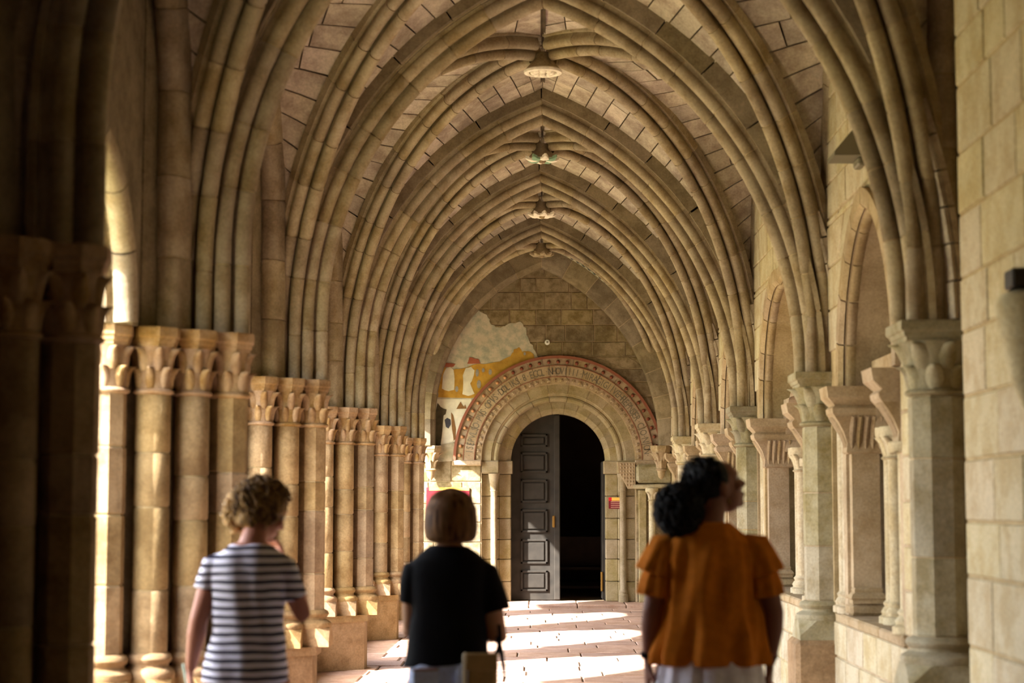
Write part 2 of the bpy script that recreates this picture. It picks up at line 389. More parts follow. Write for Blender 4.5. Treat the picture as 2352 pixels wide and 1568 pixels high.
for i in range(len(yL)-1):
    y0l, y1l, y0r, y1r = yL[i], yL[i+1], yR[i], yR[i+1]
    c = (XC, (y0l+y1l+y0r+y1r)/4)
    last = i == len(yL)-2
    o1 = .0 if not last else .0
    root = empty('diagonal_ribs', (c[0], c[1], CAPZ), label='pair of crossing moulded stone vault ribs '+DN[i], cat='vault rib')
    feet = [(-1.76, y0l+.14), (1.84, y0r+.13), (-1.76, y1l-.14), (1.84, y1r-.13)]
    ds = [d_rib(f, c) for f in feet]
    for j, d in enumerate(ds): d.build(root, M['rib'] if j % 2 == 0 or i > 2 else M['rib'], .34, seed=i*4+j+100, end=.12)
    fl = f_ribs(-1.95, y0l+.33, y1l-.33); fr = f_ribs(2.035, y0r+.14, y1r-.14)
    for q, side in ((fl, 'garden'), (fr, 'inner')):
        rt = empty('wall_rib', (q[0].f.x, c[1], CAPZ), label='upright stone wall rib, %s side, %s' % (side, ['of the nearest bay', 'beside the visitors', 'of the bay with the round disc boss', 'of the bay with the green leafy boss', 'of the bay with the small pale boss', 'of the last bay before the portal wall'][i]), cat='wall rib')
        for k, rb in enumerate(q): rb.build(rt, M['rib'], .42, seed=i*2+k+200)
    ceil = empty('ceiling', (c[0], c[1], CAPZ), kind='structure')
    back = MB(); allst = []
    T0, T1 = TRX[i], TRX[i+1]
    def Tl(r, o, e=.29):
        def f(s):
            if s <= .9: return r.off(s/.9, e)+Vector((0, o, 0))
            p = r.off(1, e)+Vector((0, o, 0)); tp = Vector((c[0], r.f.y+r.d.y*r.P[-1][0]+o, APEX+e*1.12))
            return p.lerp(tp, (s-.9)/.1)
        return f
    def Dl(r, fr_=1): return lambda s: r.off(s, .175)
    def Fl(r, dx):
        def f(s):
            if s <= .9: return r.off(s/.9, .10)
            p = r.off(1, .10); tp = Vector((r.f.x, r.f.y+r.d.y*r.P[-1][0], APEX-.03+.12))
            return p.lerp(tp, (s-.9)/.1)
        return f
    jobs = [(Tl(T0[0], .17), Dl(ds[0])), (Tl(T0[1], .17), Dl(ds[1])), (Tl(T1[0], -.17 if not last else 0), Dl(ds[2])), (Tl(T1[1], -.17 if not last else 0), Dl(ds[3])),
            (Fl(fl[0], 0), Dl(ds[0])), (Fl(fr[0], 0), Dl(ds[1])), (Fl(fl[1], 0), Dl(ds[2])), (Fl(fr[1], 0), Dl(ds[3]))]
    for j, (A, B) in enumerate(jobs):
        mb, st = cell(ceil, A, B, .19, .40, M['web'], .05 if j < 4 else .03, seed=i*8+j)
        back.add(mb.V, mb.F); allst += st
    zr = [APEX+.29*1.12, DTOP+.175, APEX+.29*1.12]; yr_ = [(T0[0].f.y+T0[1].f.y)/2, c[1], (T1[0].f.y+T1[1].f.y)/2]
    for k in range(2):
        for (xa, xb) in ((-.02, 0), (0, .02)):
            back.add([(c[0]+xa, yr_[k], zr[k]+.022-(.012 if xa else 0)), (c[0]+xb, yr_[k], zr[k]+.022-(.012 if xb else 0)), (c[0]+xb, yr_[k+1], zr[k+1]+.022-(.012 if xb else 0)), (c[0]+xa, yr_[k+1], zr[k+1]+.022-(.012 if xa else 0))], [(0, 1, 2, 3)])
    back.build('mortar', M['mortar_dark'], ceil, fix=False)
    allst.sort(key=lambda q: -q[0])
    keep = allst[:230] if i in (1, 2, 3) else allst[:110]
    rest = allst[len(keep):]
    for wd, Vs, Fc in keep: mob('stone', Vs, Fc, M['web'], ceil)
    if rest:
        mb = MB()
        for wd, Vs, Fc in rest: mb.add(Vs, Fc)
        mb.build('stones', M['web'], ceil, kind='stuff')
    # boss
    kind = BOSS[i]; zb = DTOP-.075
    lab = {'disc': 'round carved rosette boss disc hanging at the nearest rib crossing in view', 'green': 'leafy vault boss with traces of green paint', 'pale': 'small pale carved vault boss', 'dark': 'dark vault boss just in front of the portal wall'}.get(kind, 'shadowed vault boss over '+('the nearest bay' if i == 0 else 'the three visitors'))
    b = empty('vault_boss', (c[0], c[1], zb), label=lab, cat='boss')
    lathe('cone', [(.06, zb+.16), (.085, zb+.09), (.145, zb+.02), (.15, zb)], c[0], c[1], M['rib'], b, 24)
    if kind in ('disc', 'plain shadowed'):
        lathe('rim', [(.118, zb+.012), (.118, zb-.012), (.135, zb-.02), (.158, zb-.014), (.162, zb+.004), (.155, zb+.014)], c[0], c[1], M['bossw'], b, 32)
        for k in range(8):
            a = math.pi/4*k; cx, cy = c[0]+.075*math.cos(a), c[1]+.075*math.sin(a)
            V, Fc = lathe_vf([(.004, zb-.03), (.022, zb-.024), (.034, zb-.008), (.034, zb+.01)], cx, cy, 8); mob('petal', V, Fc, M['bossw'], b, True)
        lathe('centre_knob', [(.006, zb-.045), (.025, zb-.035), (.034, zb-.01), (.034, zb+.01)], c[0], c[1], M['bossw'], b, 12)
    else:
        gm = M['green'] if kind == 'green' and 'green' in M else M['carve']
        for k in range(8):
            a = math.pi/4*k+.2; V = []
            for u in range(5):
                t = u/4; rr_ = .03+.15*t; ww = .05*math.sin(math.pi*min(1, .25+t*.75))+.006
                for s_ in (-1, 0, 1):
                    V.append((c[0]+rr_*math.cos(a)-s_*ww*math.sin(a), c[1]+rr_*math.sin(a)+s_*ww*math.cos(a), zb-.005-.020*math.sin(math.pi*t)-(.010 if s_ == 0 else 0)+.03*max(0, t-.7)))
            n0 = len(V); V += [(x, y, z+.03) for x, y, z in V]
            Fc = []
            for u in range(4):
                for s_ in range(2):
                    q = u*3+s_; Fc += [(q, q+1, q+4, q+3), (n0+q, n0+q+3, n0+q+4, n0+q+1)]
                Fc += [(u*3, u*3+3, n0+u*3+3, n0+u*3), (u*3+2, n0+u*3+2, n0+u*3+5, u*3+5)]
            Fc += [(0, n0, n0+1, 1), (1, n0+1, n0+2, 2), (12, 13, n0+13, n0+12), (13, 14, n0+14, n0+13)]
            mob('leaf', V, Fc, M['greenpaint'] if (kind == 'green' and k % 2) else M['bossw' if kind != 'dark' else 'rib'], b, True)
        lathe('centre_knob', [(.006, zb-.05), (.03, zb-.04), (.04, zb-.015), (.04, zb)], c[0], c[1], M['carve'], b, 12)
# ---------------------------------------------------------------- capitals, bases, shafts
def leaf(parent, mat, cx, cy, ang, z0, h, rad, wd, curl=.05, name='leaf'):
    "one carved leaf against the bell; rad(t) = bell radius"
    T = [0, .22, .45, .68, .88, 1.0, .97]; outs = [.002, .008, .010, .014, .026, .030+curl*.15, .016]; W = [.7, 1.0, 1.15, 1.0, .8, .5, .35]
    V = []
    for t, o, w_ in zip(T, outs, W):
        z = z0+h*t - (h*.10 if o == .03 else 0); r0 = rad(min(1, t))
        for s_, dd in ((-1, -.004), (-.5, .55), (0, 1.0), (.5, .55), (1, -.004)):
            da = s_*wd*w_/2/max(.03, r0+.02); oo = (o+.006)*dd if dd > 0 else -.006
            rr_ = r0+oo; V.append((cx+rr_*math.cos(ang+da), cy+rr_*math.sin(ang+da), z))
    Fc = [(i*5+k, i*5+k+1, (i+1)*5+k+1, (i+1)*5+k) for i in range(len(T)-1) for k in range(4)]
    return mob(name, V, Fc, mat, parent, 2, fix=False)
def capital(parent, cx, cy, r0, r1, ab, z1=CAPZ, h=.35, n=6, mat='leftcap', rot=0, square=False, abh=.10, leaves=True):
    m = M[mat]; z0 = z1-h; zb = z0+.035; zt = z1-abh
    bell = lambda t: r0+(r1-r0)*(.25*t+.75*t**2.6)
    prof = [(r0*.96, z0), (r0+.004, z0+.004), (r0+.018, z0+.012), (r0+.02, z0+.02), (r0+.012, z0+.03), (r0, zb)]+[(bell(k/6), zb+(zt-zb)*k/6) for k in range(1, 7)]
    c = lathe('capital', prof, cx, cy, m, parent, 20)
    seg = 4 if square else 8; k2 = 1/math.cos(math.pi/seg); ro = math.pi/seg+rot
    A = [(ab*.84, zt), (ab*.86, zt+abh*.18), (ab*.90, zt+abh*.22), (ab*.93, zt+abh*.42), (ab*.99, zt+abh*.5), (ab, zt+abh*.58), (ab, zt+abh*.94), (ab*.985, z1)]
    lathe('abacus', [(r*k2, z) for r, z in A], cx, cy, m, c, seg, ro, smooth=False)
    if leaves:
        H = zt-zb
        for k in range(n):
            a = 2*math.pi*k/n+rot
            leaf(c, m, cx, cy, a, zb, H*.50, lambda t: bell(t*.5), 2*math.pi*r0/n*.98, .12)
            leaf(c, m, cx, cy, a+math.pi/n, zb+H*.42, H*.54, lambda t: bell(.42+t*.54), 2*math.pi*r0/n*1.0, .10)
    return c
def shaft(parent, cx, cy, r, z0, z1, seg, mat, rr, step=.34, rot=0):
    n = max(2, round((z1-z0)/step)); cut = [z0]+[z0+(z1-z0)*(k+rr.uniform(-.28, .28))/n for k in range(1, n)]+[z1]
    for k in range(n):
        a, b = cut[k]+.004, cut[k+1]-.004; rj = r*rr.uniform(.985, 1.01)
        lathe('drum', [(rj-.004, a), (rj, a+.006), (rj, b-.006), (rj-.004, b)], cx, cy, mat, parent, seg, rot, smooth=seg > 8)
    lathe('mortar', [(r-.008, z0), (r-.008, z1)], cx, cy, M['mortar'], parent, seg, rot, smooth=seg > 8)
def base(parent, cx, cy, r, z0, mat, square=True, h=.26):
    prof = [(r*1.0, z0+h), (r*1.22, z0+h-.012), (r*1.3, z0+h-.03), (r*1.22, z0+h-.048), (r*1.12, z0+h-.056), (r*1.1, z0+h-.07), (r*1.3, z0+h-.082), (r*1.46, z0+h-.095), (r*1.5, z0+h-.115), (r*1.44, z0+h-.135)]
    b = lathe('base', prof[::-1], cx, cy, mat, parent, 20)
    s = r*1.42; zt = z0+h-.13
    e = s*math.tan(math.pi/8)
    top = [(s, -e), (s, e), (e, s), (-e, s), (-s, e), (-s, -e), (-e, -s), (e, -s)]
    bot = [(s*1.02, s*1.02), (-s*1.02, s*1.02), (-s*1.02, -s*1.02), (s*1.02, -s*1.02)]
    V = [(cx+x, cy+y, zt) for x, y in top]+[(cx+x, cy+y, zt-.1) for x, y in bot]+[(cx+x, cy+y, z0) for x, y in bot]
    Fc = [tuple(range(8)), (1, 2, 8), (3, 4, 9), (5, 6, 10), (7, 0, 11), (2, 3, 9, 8), (4, 5, 10, 9), (6, 7, 11, 10), (0, 1, 8, 11), (8, 9, 13, 12), (9, 10, 14, 13), (10, 11, 15, 14), (11, 8, 12, 15), (15, 14, 13, 12)]
    mob('base_block', V, Fc, mat, b)
    return b

# ---------------------------------------------------------------- the garden-side piers
SH = [(-2.21, -.47, .105, 8), (-2.0, -.33, .092, 20), (-1.83, -.165, .092, 20), (-1.665, 0, .105, 8), (-1.83, .165, .092, 20), (-2.0, .33, .092, 20), (-2.21, .47, .105, 8)]
def left_pier(y, label, seed):
    rr = random.Random(seed)
    p = empty('clustered_pier', (-1.95, y, 0), label=label, cat='pier')
    for si, (x, dy, r, seg) in enumerate(SH):
        shaft(p, x, y+dy, r, .75, 2.08, seg, M['left'], rr, .30, math.pi/8 if seg == 8 else 0)
        capital(p, x, y+dy, r*.95, .110, .130, n=7, rot=-math.pi/2+.3*abs(x+1.95), leaves=si < 4)
        base(p, x, y+dy, r, .5, M['plinth'])
    core = [(-2.6, -.42), (-2.22, -.40), (-2.02, -.25), (-1.86, -.10), (-1.74, 0), (-1.86, .10), (-2.02, .25), (-2.22, .40), (-2.6, .42)]
    V, Fc = prism([(x, y+q) for x, q in core], .5, 2.40); mob('core', V, Fc, M['band'], p)
    V, Fc = prism([(x+.06, y+q*1.0) for x, q in [(-2.7, -.62), (-2.32, -.62), (-1.98, -.40), (-1.66, -.14), (-1.66, .14), (-1.98, .40), (-2.32, .62), (-2.7, .62)]], .44, .5); mob('plinth_cap', V, Fc, M['plinth'], p)
    q = [(-2.68, -.60), (-2.32, -.60), (-1.96, -.39), (-1.63, -.14), (-1.63, .14), (-1.96, .39), (-2.32, .60), (-2.68, .60)]
    V, Fc = prism([(x, y+d) for x, d in q], .0, .44); mob('plinth', V, Fc, M['plinth'], p)
    # springing mass above the capitals, behind the ribs
    sp = [(-2.6, -.5), (-2.05, -.42), (-1.93, -.2), (-1.82, 0), (-1.93, .2), (-2.05, .42), (-2.6, .5)]
    V1 = [(x, y+d, CAPZ) for x, d in sp]; V2 = [(x if x < -2.04 else x-.04, y+d, 4.1) for x, d in sp]; V3 = [(min(x, -2.08), y+d, 5.9) for x, d in sp]
    n = len(sp); V = V1+V2+V3; Fc = [list(range(n))[::-1], list(range(2*n, 3*n))]
    for k in range(2):
        Fc += [(k*n+a, k*n+(a+1) % n, (k+1)*n+(a+1) % n, (k+1)*n+a) for a in range(n)]
    mob('springing_block', V, Fc, M['band'], p)
    return p
LP = ['clustered stone pier nearest the camera at the left edge, in deep shadow', 'clustered pier with one brilliantly sunlit faceted shaft, second from the left edge', 'clustered pier right behind the head of the visitor in the striped shirt',
      'sunlit clustered pier between the striped shirt and the black shirt', 'clustered pier just left of the black-shirted visitor, fifth along the garden side', 'farthest clustered pier, beside the frescoed end wall']
p0 = left_pier(0, '', 5)
collect_kids()
for i, y in enumerate(LY):
    c = copy_tree(p0, None, (0, y, 0)) if i else None
    if c: c['label'] = LP[i]; 
for o in [p0]: o.location.y = LY[0]; WP[o.name] = Vector((-1.95, LY[0], 0)); o['label'] = LP[0]

# ---------------------------------------------------------------- the inner-side columns
def right_col(y, label, seed, mat='right'):
    rr = random.Random(seed); x = 1.99 if y < 10 else 1.955
    p = empty('octagonal_column', (x, y, 0), label=label, cat='column')
    shaft(p, x, y, .138, .86, 2.05, 8, M[mat], rr, .42, math.pi/8)
    capital(p, x, y, .134, .195, .205, h=.37, n=7, mat=mat, square=True, rot=0)
    base(p, x, y, .135, .60, M[mat])
    mb = MB(); V, Fc = bbox_bev((x-.23, y-.23, 0), (x+.23, y+.23, .60), .03); mob('plinth', V, Fc, M['plinth'], p)
    V, Fc = prism([(2.1, y-.10), (2.3, y-.3), (2.3, y+.3), (2.1, y+.10)], CAPZ, 5.9); mob('springing_block', V, Fc, M['band'], p)
    return p
RP = ['octagonal column with leafy capital at the picture\'s right, beside the bare wall', 'octagonal column with greenish leafy capital right of the orange-shirted visitor', 'octagonal column with leafy capital just right of the dark-haired visitor\'s face',
      'column with sunlit cream capital above the dark-haired visitor', 'farthest octagonal column with cream capital, beside the portal']
for i, y in enumerate(RY[1:]): right_col(y, RP[i], 40+i, 'right' if i < 3 else 'pale')
# ---------------------------------------------------------------- walls with arched openings
def map_uv(axis, u, w, z): return (w, u, z) if axis == 'y' else (u, w, z)
def wall_arch(name, axis, w0, w1, u0, u1, A, ztop, mat, parent=None, zbot=0, **k):
    "slab between w0 and w1; A: arch outline (u, z) left to right; solid beside and above it, sill below"
    mb = MB(); P = lambda u, w, z: map_uv(axis, u, w, z)
    def quadslab(q):  # q: 4 (u,z)
        V = [P(u, w0, z) for u, z in q]+[P(u, w1, z) for u, z in q]
        mb.add(V, [(0, 1, 2, 3), (7, 6, 5, 4), (0, 4, 5, 1), (1, 5, 6, 2), (2, 6, 7, 3), (3, 7, 4, 0)])
    za = A[0][1]
    quadslab([(u0, zbot), (A[0][0], zbot), (A[0][0], ztop), (u0, ztop)])
    quadslab([(A[-1][0], zbot), (u1, zbot), (u1, ztop), (A[-1][0], ztop)])
    for i in range(len(A)-1):
        if abs(A[i+1][0]-A[i][0]) > 1e-4: quadslab([A[i], A[i+1], (A[i+1][0], ztop), (A[i][0], ztop)])
    if za > zbot+.01: quadslab([(A[0][0], zbot), (A[-1][0], zbot), (A[-1][0], za), (A[0][0], za)])
    return mb.build(name, mat, parent, **k)
def ashlar(axis, w, dw, courses, spans, mat, parent, rr, L=.5, name='stone', gap=.010, depth=.03):
    "courses of blocks proud of face w by dw; spans(z) -> list of (u0, u1) free intervals"
    for (z0, z1) in courses:
        s0, s1 = spans(z0), spans(z1)
        if len(s0) != len(s1): s0 = s1 = s0 if len(s0) < len(s1) else s1
        for (a0, b0), (a1, b1) in zip(s0, s1):
            wd = (b0-a0+b1-a1)/2
            if wd < .04: continue
            n = max(1, round(wd/L)); cut = [0]+[(k+rr.uniform(-.25, .25))/n for k in range(1, n)]+[1]
            for k in range(n):
                t0, t1 = cut[k], cut[k+1]; g = gap/2
                q = [(a0+(b0-a0)*t0+g, z0+g), (a0+(b0-a0)*t1-g, z0+g), (a1+(b1-a1)*t1-g, z1-g), (a1+(b1-a1)*t0+g, z1-g)]
                e = .006; j = rr.uniform(-.003, .003)
                cu = sum(p[0] for p in q)/4; cz = (z0+z1)/2
                inn = [(u+(e if u < cu else -e), z+(e if z < cz else -e)) for u, z in q]
                V = [map_uv(axis, u, w+dw+j, z) for u, z in inn]+[map_uv(axis, u, w+(dw+j)*.3, z) for u, z in q]+[map_uv(axis, u, w-math.copysign(depth, dw), z) for u, z in q]
                mob(name, V, [(0, 1, 2, 3), (0, 4, 5, 1), (1, 5, 6, 2), (2, 6, 7, 3), (3, 7, 4, 0), (4, 8, 9, 5), (5, 9, 10, 6), (6, 10, 11, 7), (7, 11, 8, 4), (11, 10, 9, 8)], mat, parent)
def pointed_full(u0, u1, z0, V, stilt=0):
    a = (u1-u0)/2; P = pointed(a, stilt, V, 2, 14)
    return [(u0+u, z0+z) for u, z in P]+[(u1-u, z0+z) for u, z in reversed(P[:-1])]
def hw_fn(A):
    "arch half profile -> (left u, right u) of the opening at height z (None above it)"
    mid = max(range(len(A)), key=lambda i: A[i][1]); Lp = A[:mid+1]; Rp = A[mid:][::-1]
    def side(Q, z):
        if z <= Q[0][1]: return Q[0][0]
        for i in range(1, len(Q)):
            if Q[i][1] >= z: return Q[i-1][0]+(Q[i][0]-Q[i-1][0])*(z-Q[i-1][1])/max(1e-6, Q[i][1]-Q[i-1][1])
        return None
    return lambda z: (side(Lp, z), side(Rp, z))

# garden side: wall_left with one arcade arch per bay
gy0 = 3.2
lw = empty('wall_left', (-2.3, 14, 0), kind='structure')
box('masonry', (-2.6, -3.2, 3.2), (-2.06, LY[0]-.4, 5.9), M['band'], lw); box('masonry', (-2.6, -3.2, 0), (-2.06, -1.9, 3.2), M['band'], lw); box('masonry', (-2.6, -.9, 0), (-2.06, LY[0]-.4, 3.2), M['band'], lw); box('masonry', (-2.6, -1.9, 2.3), (-2.06, -.9, 3.2), M['band'], lw)  # unseen stretch behind the camera; its gap is added for fill light
GN = ['between the nearest pier and the sunlit-shaft pier', 'behind the visitor in the striped shirt', 'beyond the striped shirt visitor\'s head', 'beside the black-shirted visitor', 'second from the portal wall', 'next to the portal wall']
for i in range(len(yL)-1):
    a, b = yL[i]+.47, (yL[i+1]-.47 if i < len(yL)-2 else WALL_Y-.1)
    a, b = a+.13, b-.13
    VV = .85 if i == 0 else 1.15; A = pointed_full(a, b, CAPZ, VV, .0)
    pass
    wall_arch('masonry', 'y', -2.6, -2.06, a-.6, b+.6, [(a, CAPZ)]+A[1:-1]+[(b, CAPZ)], 5.9, M['band'], lw, zbot=CAPZ)
    a, b = a, b
    r = empty('arcade_arch', (-2.33, (a+b)/2, CAPZ), label='arch of the garden arcade '+GN[i], cat='arch')
    h = (b-a)/2; P = pointed(h, .0, VV)
    pr = [(-.30, .02)]+arc(-.24, -.0, .06, 180, 360, 7)+[(-.17, .0), (-.15, -.03), (.15, -.03), (.17, 0)]+arc(.24, 0, .06, 180, 360, 7)+[(.30, .02)]
    for f_, d_ in (((-2.33, a), (0, 1)), ((-2.33, b), (0, -1))):
        Rib(f_, d_, P, CAPZ, pr).build(r, M['rib'], .36, seed=i+300, mort=False, gap=.012)
    # parapet between the piers
    if b-a > 1.5:
        pw = empty('parapet', (-2.35, (a+b)/2, 0), label='low stone parapet of the garden arcade '+GN[i], cat='parapet')
        a, b = a-.13, b+.13
        box('core', (-2.58, a-.2, 0), (-2.14, b+.2, .40), M['mortar'], pw)
        rr = random.Random(i); n = 4; u0, u1 = a+.12, b-.12
        for k in range(n):
            q0, q1 = u0+(u1-u0)*k/n+.006, u0+(u1-u0)*(k+1)/n-.006
            V, Fc = bbox_bev((-2.64, q0, .40), (-2.08, q1, .47), .012); mob('coping_stone', V, Fc, M['plinth'], pw)
            for c_ in range(2):
                V, Fc = bbox_bev((-2.14, q0+(.1 if c_ else 0), .0+.2*c_+.004), (-2.11, q1-(.1 if c_ else 0), .2+.2*c_-.004), .006); mob('stone', V, Fc, M['plinth'], pw)

# inner side: wall_right, plane x = 2.0
rw = empty('wall_right', (2.2, 14, 0), kind='structure')
WX0, WX1 = 2.0, 2.55
box('masonry', (WX0, -3.2, 0), (WX1, 8.63, 5.9), M['mortar'], rw)
box('masonry', (WX0+.2, 8.63, 0), (WX1, RY[1]-.02, 5.9), M['mortar'], rw)
rr = random.Random(77)
zc = [0.0]
while zc[-1] < 5.3: zc.append(zc[-1]+rr.uniform(.24, .34))
courses = list(zip(zc[:-1], zc[1:]))
ashlar('y', WX0, -.012, courses, lambda z: [(4.4, 8.62)], M['pale'], rw, rr, .55, gap=.014)
WIN = []
for i in range(1, 6):
    y0 = RY[i]; y1 = RY[i+1] if i < 5 else WALL_Y
    a, b = y0+1.0, y1-.72
    if i == 5: b = y1-.9
    A = pointed_full(a, b, 2.27, 1.05)
    wall_arch('masonry', 'y', WX0, WX1, y0, b+.12, [(a, .78)]+A+[(b, .78)], 5.9, M['mortar'], rw)
    ye = y1-.17 if i < 5 else b+.3
    box('masonry', (WX0, b+.12, 0), (WX1, ye, .78), M['mortar'], rw); box('masonry', (WX0, b+.12, 2.27), (WX1, ye, 5.9), M['mortar'], rw)
    box('masonry', (WX0+.32, b+.12, .78), (WX1, ye, 2.27), M['mortar'], rw); box('masonry', (WX0, ye, 0), (WX1, y1, 5.9), M['mortar'], rw)
    hf = hw_fn(pointed_full(a-.13, b+.13, 2.27, 1.05+.15))
    def spans(z, hf=hf, y0=y0, y1=y1):
        if z < .74: return [(y0+.2, y1-.2)]
        l, r_ = hf(z) if z > 0 else (None, None)
        if z < 2.26: return [(y0+.1, l)]
        if l is None or r_ is None: return [(y0+.1, y1-.1)]
        return [(y0+.1, l), (r_, y1-.1)]
    # course heights that fit the opening
    cs = [(.0, .25), (.25, .5), (.5, .735)]+[(.80+.2433*k, .80+.2433*(k+1)) for k in range(6)]
    z = cs[-1][1]; 
    while z < 5.2: cs.append((z, z+.29)); z += .29
    ztop = 2.27+1.2
    cs2 = []
    for c0, c1 in cs:
        if c0 < ztop < c1: cs2 += [(c0, ztop-.005), (ztop+.005, c1)]
        else: cs2.append((c0, c1))
    ashlar('y', WX0, -.012, cs2, spans, M['pale'], rw, rr, .5, gap=.012)
    WIN.append((i, y0, y1, a, b))
    # coping of the parapet
    n = 3
    for k in range(n):
        V, Fc = bbox_bev((WX0-.035, a-.15+(b-a+.3)*k/n+.004, .735), (WX1, a-.15+(b-a+.3)*(k+1)/n-.004, .80), .012); mob('coping_stone', V, Fc, M['carve'], rw)

def colonnette(parent, x, y, r, z0, z1, mat, name='colonnette', cap=.20):
    prof = [(r*1.9, z0), (r*1.9, z0+.04), (r*1.45, z0+.05), (r*1.6, z0+.07), (r*1.35, z0+.09), (r*1.15, z0+.1), (r*1.35, z0+.12), (r, z0+.14), (r, z1-cap), (r*1.35, z1-cap+.012), (r*1.05, z1-cap+.024), (r*1.25, z1-cap*.5), (r*1.9, z1-.06), (r*2.0, z1-.05), (r*2.0, z1-.005), (r*1.9, z1)]
    c = lathe(name, prof, x, y, mat, parent, 14)
    for k in range(4):
        leaf(c, mat, x, y, math.pi/4+k*math.pi/2, z1-cap+.03, cap-.09, lambda t: r*(1.05+.75*t*t), r*1.5, .02)
    return c
for i, y0, y1, a, b in WIN:
    w_ = empty('window_%d' % i, (2.2, (a+b)/2, .8), kind='structure')
    ym = (a+b)/2
    for far, yj in ((1, b), (0, a)):
        s_ = 1 if far else -1
        # jamb pier: square shaft with engaged rolls, fluted bell, moulded impost
        y_in = yj-s_*.10
        mb = MB()
        sh = [(2.02, yj+s_*.1), (2.02, y_in), (2.20, y_in), (2.20, yj+s_*.1)]
        if not far: sh = [(2.3, yj-.1), (2.3, yj-.02), (2.42, yj-.02), (2.42, yj-.1)]
        V, Fc = prism(sh, .98 if far else .80, 1.84); j = mob('jamb_pier', V, Fc, M['carve'], w_)
        if not far:
            for xx in (2.045, 2.17): colonnette(w_, xx, yj+.02, .052, .80, 1.86, M['pale'], cap=.06)
        if far: V, Fc = bbox_bev((1.99, min(yj+s_*.08, y_in-s_*.03), .80), (2.25, max(yj+s_*.08, y_in-s_*.03), .88), .02); mob('base', V, Fc, M['carve'], j); V, Fc = lathe_vf([(.15, .88), (.15, .90), (.165, .915), (.15, .935), (.125, .95), (.13, .965), (.12, .98)], 2.11, y_in+s_*.06, 4, math.pi/4); mob('base', V, Fc, M['carve'], j)
        # fluted bell
        ring0 = [(2.00, y_in-s_*.005), (2.22, y_in-s_*.005), (2.22, yj+s_*.05), (2.00, yj+s_*.05)]
        rg = []
        for t in (0, .05, .3, .6, .85, 1):
            g = .015 if t == .05 else 0; e = .10*t**2
            rg.append([(2.0-g-e, y_in-s_*(.005+g+e), 1.84+.24*t), (2.22+g+e*.3, y_in-s_*(.005+g+e), 1.84+.24*t), (2.22+g+e*.3, yj+s_*.05, 1.84+.24*t), (2.0-g-e, yj+s_*.05, 1.84+.24*t)])
        V, Fc = loft_vf(rg); cp = mob('capital', V, Fc, M['carve'], j)
        for k in range(5):     # leaves like flutes, on both visible faces
            xx = 2.02+k*.045
            V, Fc = tube_vf([(xx, y_in-s_*(.008+.1*t*t), 1.86+.22*t) for t in (0, .25, .5, .75, 1)], [.008, .016, .02, .022, .012], 6); mob('leaf', V, Fc, M['carve'], cp, True)
        for k in range(3):
            yy = y_in+s_*.02+s_*k*.04
            V, Fc = tube_vf([(1.998-.1*t*t, yy, 1.86+.22*t) for t in (0, .25, .5, .75, 1)], [.008, .016, .02, .022, .012], 6); mob('leaf', V, Fc, M['carve'], cp, True)
        # impost: moulded block
        rg = []
        for z, e in ((2.08, .10), (2.10, .115), (2.13, .12), (2.15, .10), (2.17, .12), (2.20, .15), (2.27, .16)):
            rg.append([(2.0-e, y_in-s_*(e), z), (2.3, y_in-s_*(e), z), (2.3, yj+s_*.06, z), (2.0-e, yj+s_*.06, z)])
        V, Fc = loft_vf(rg); mob('impost', V, Fc, M['carve'], j)
    # moulded arch over the opening
    h = (b-a)/2; P = pointed(h, 0, 1.05)
    pr = [(-.20, .13), (-.20, .03), (-.17, .0)]+arc(-.12, .03, .045, 170, 320, 6)+[(-.03, .05), (.10, .05), (.25, .05), (.25, .13)]
    for q, (f_, d_) in enumerate((((2.16, a), (0, 1)), ((2.16, b), (0, -1)))):
        rb = Rib(f_, d_, P, 2.27, pr if q == 0 else [(-x, y) for x, y in pr[::-1]])
        rb.build(w_, M['carve'], .30, seed=i+400, mort=False, gap=.01)
    # dogtooth along the arch on the wall face
    # tracery: central colonnettes, jamb shafts, two small arches and a plate above
    for yy in (ym-.07, ym+.07): 
        for xx in (2.14, 2.30): colonnette(w_, xx, yy, .05, .80, 1.98, M['pale'])
    for yy in (b+.2, b+.37): colonnette(w_, 2.05, yy, .048, .80, 2.27, M['pale'])
    for yy in (a+.16, b-.2):
        for xx in (2.30, 2.42): colonnette(w_, xx, yy, .04, .80, 1.98, M['carve'])
    for (u0, u1) in ((a+.1, ym-.0), (ym+.0, b-.1)):
        hh = (u1-u0)/2-.09; uc = (u0+u1)/2
        arcp = [(uc-hh*math.cos(R(180*k/12)), 1.98+hh*math.sin(R(180*k/12))) for k in range(13)]
        wall_arch('small_arch', 'y', 2.16, 2.40, u0, u1, arcp, 2.44, M['carve'], w_, zbot=1.98)
    # plate tympanum in stones
    hf = hw_fn(A := pointed_full(a, b, 2.27, 1.05))
    box('tympanum_back', (2.34, a, 2.44), (2.38, b, 3.3), M['mortar'], w_)
    def sp(z, hf=hf):
        l, r_ = hf(z); return [(l+.0, r_-.0)] if l is not None else [(ym-.01, ym+.01)]
    ashlar('y', 2.34, -.012, [(2.44, 2.66), (2.66, 2.88), (2.88, 3.08), (3.08, 3.28)], sp, M['right'], w_, rr, .34)

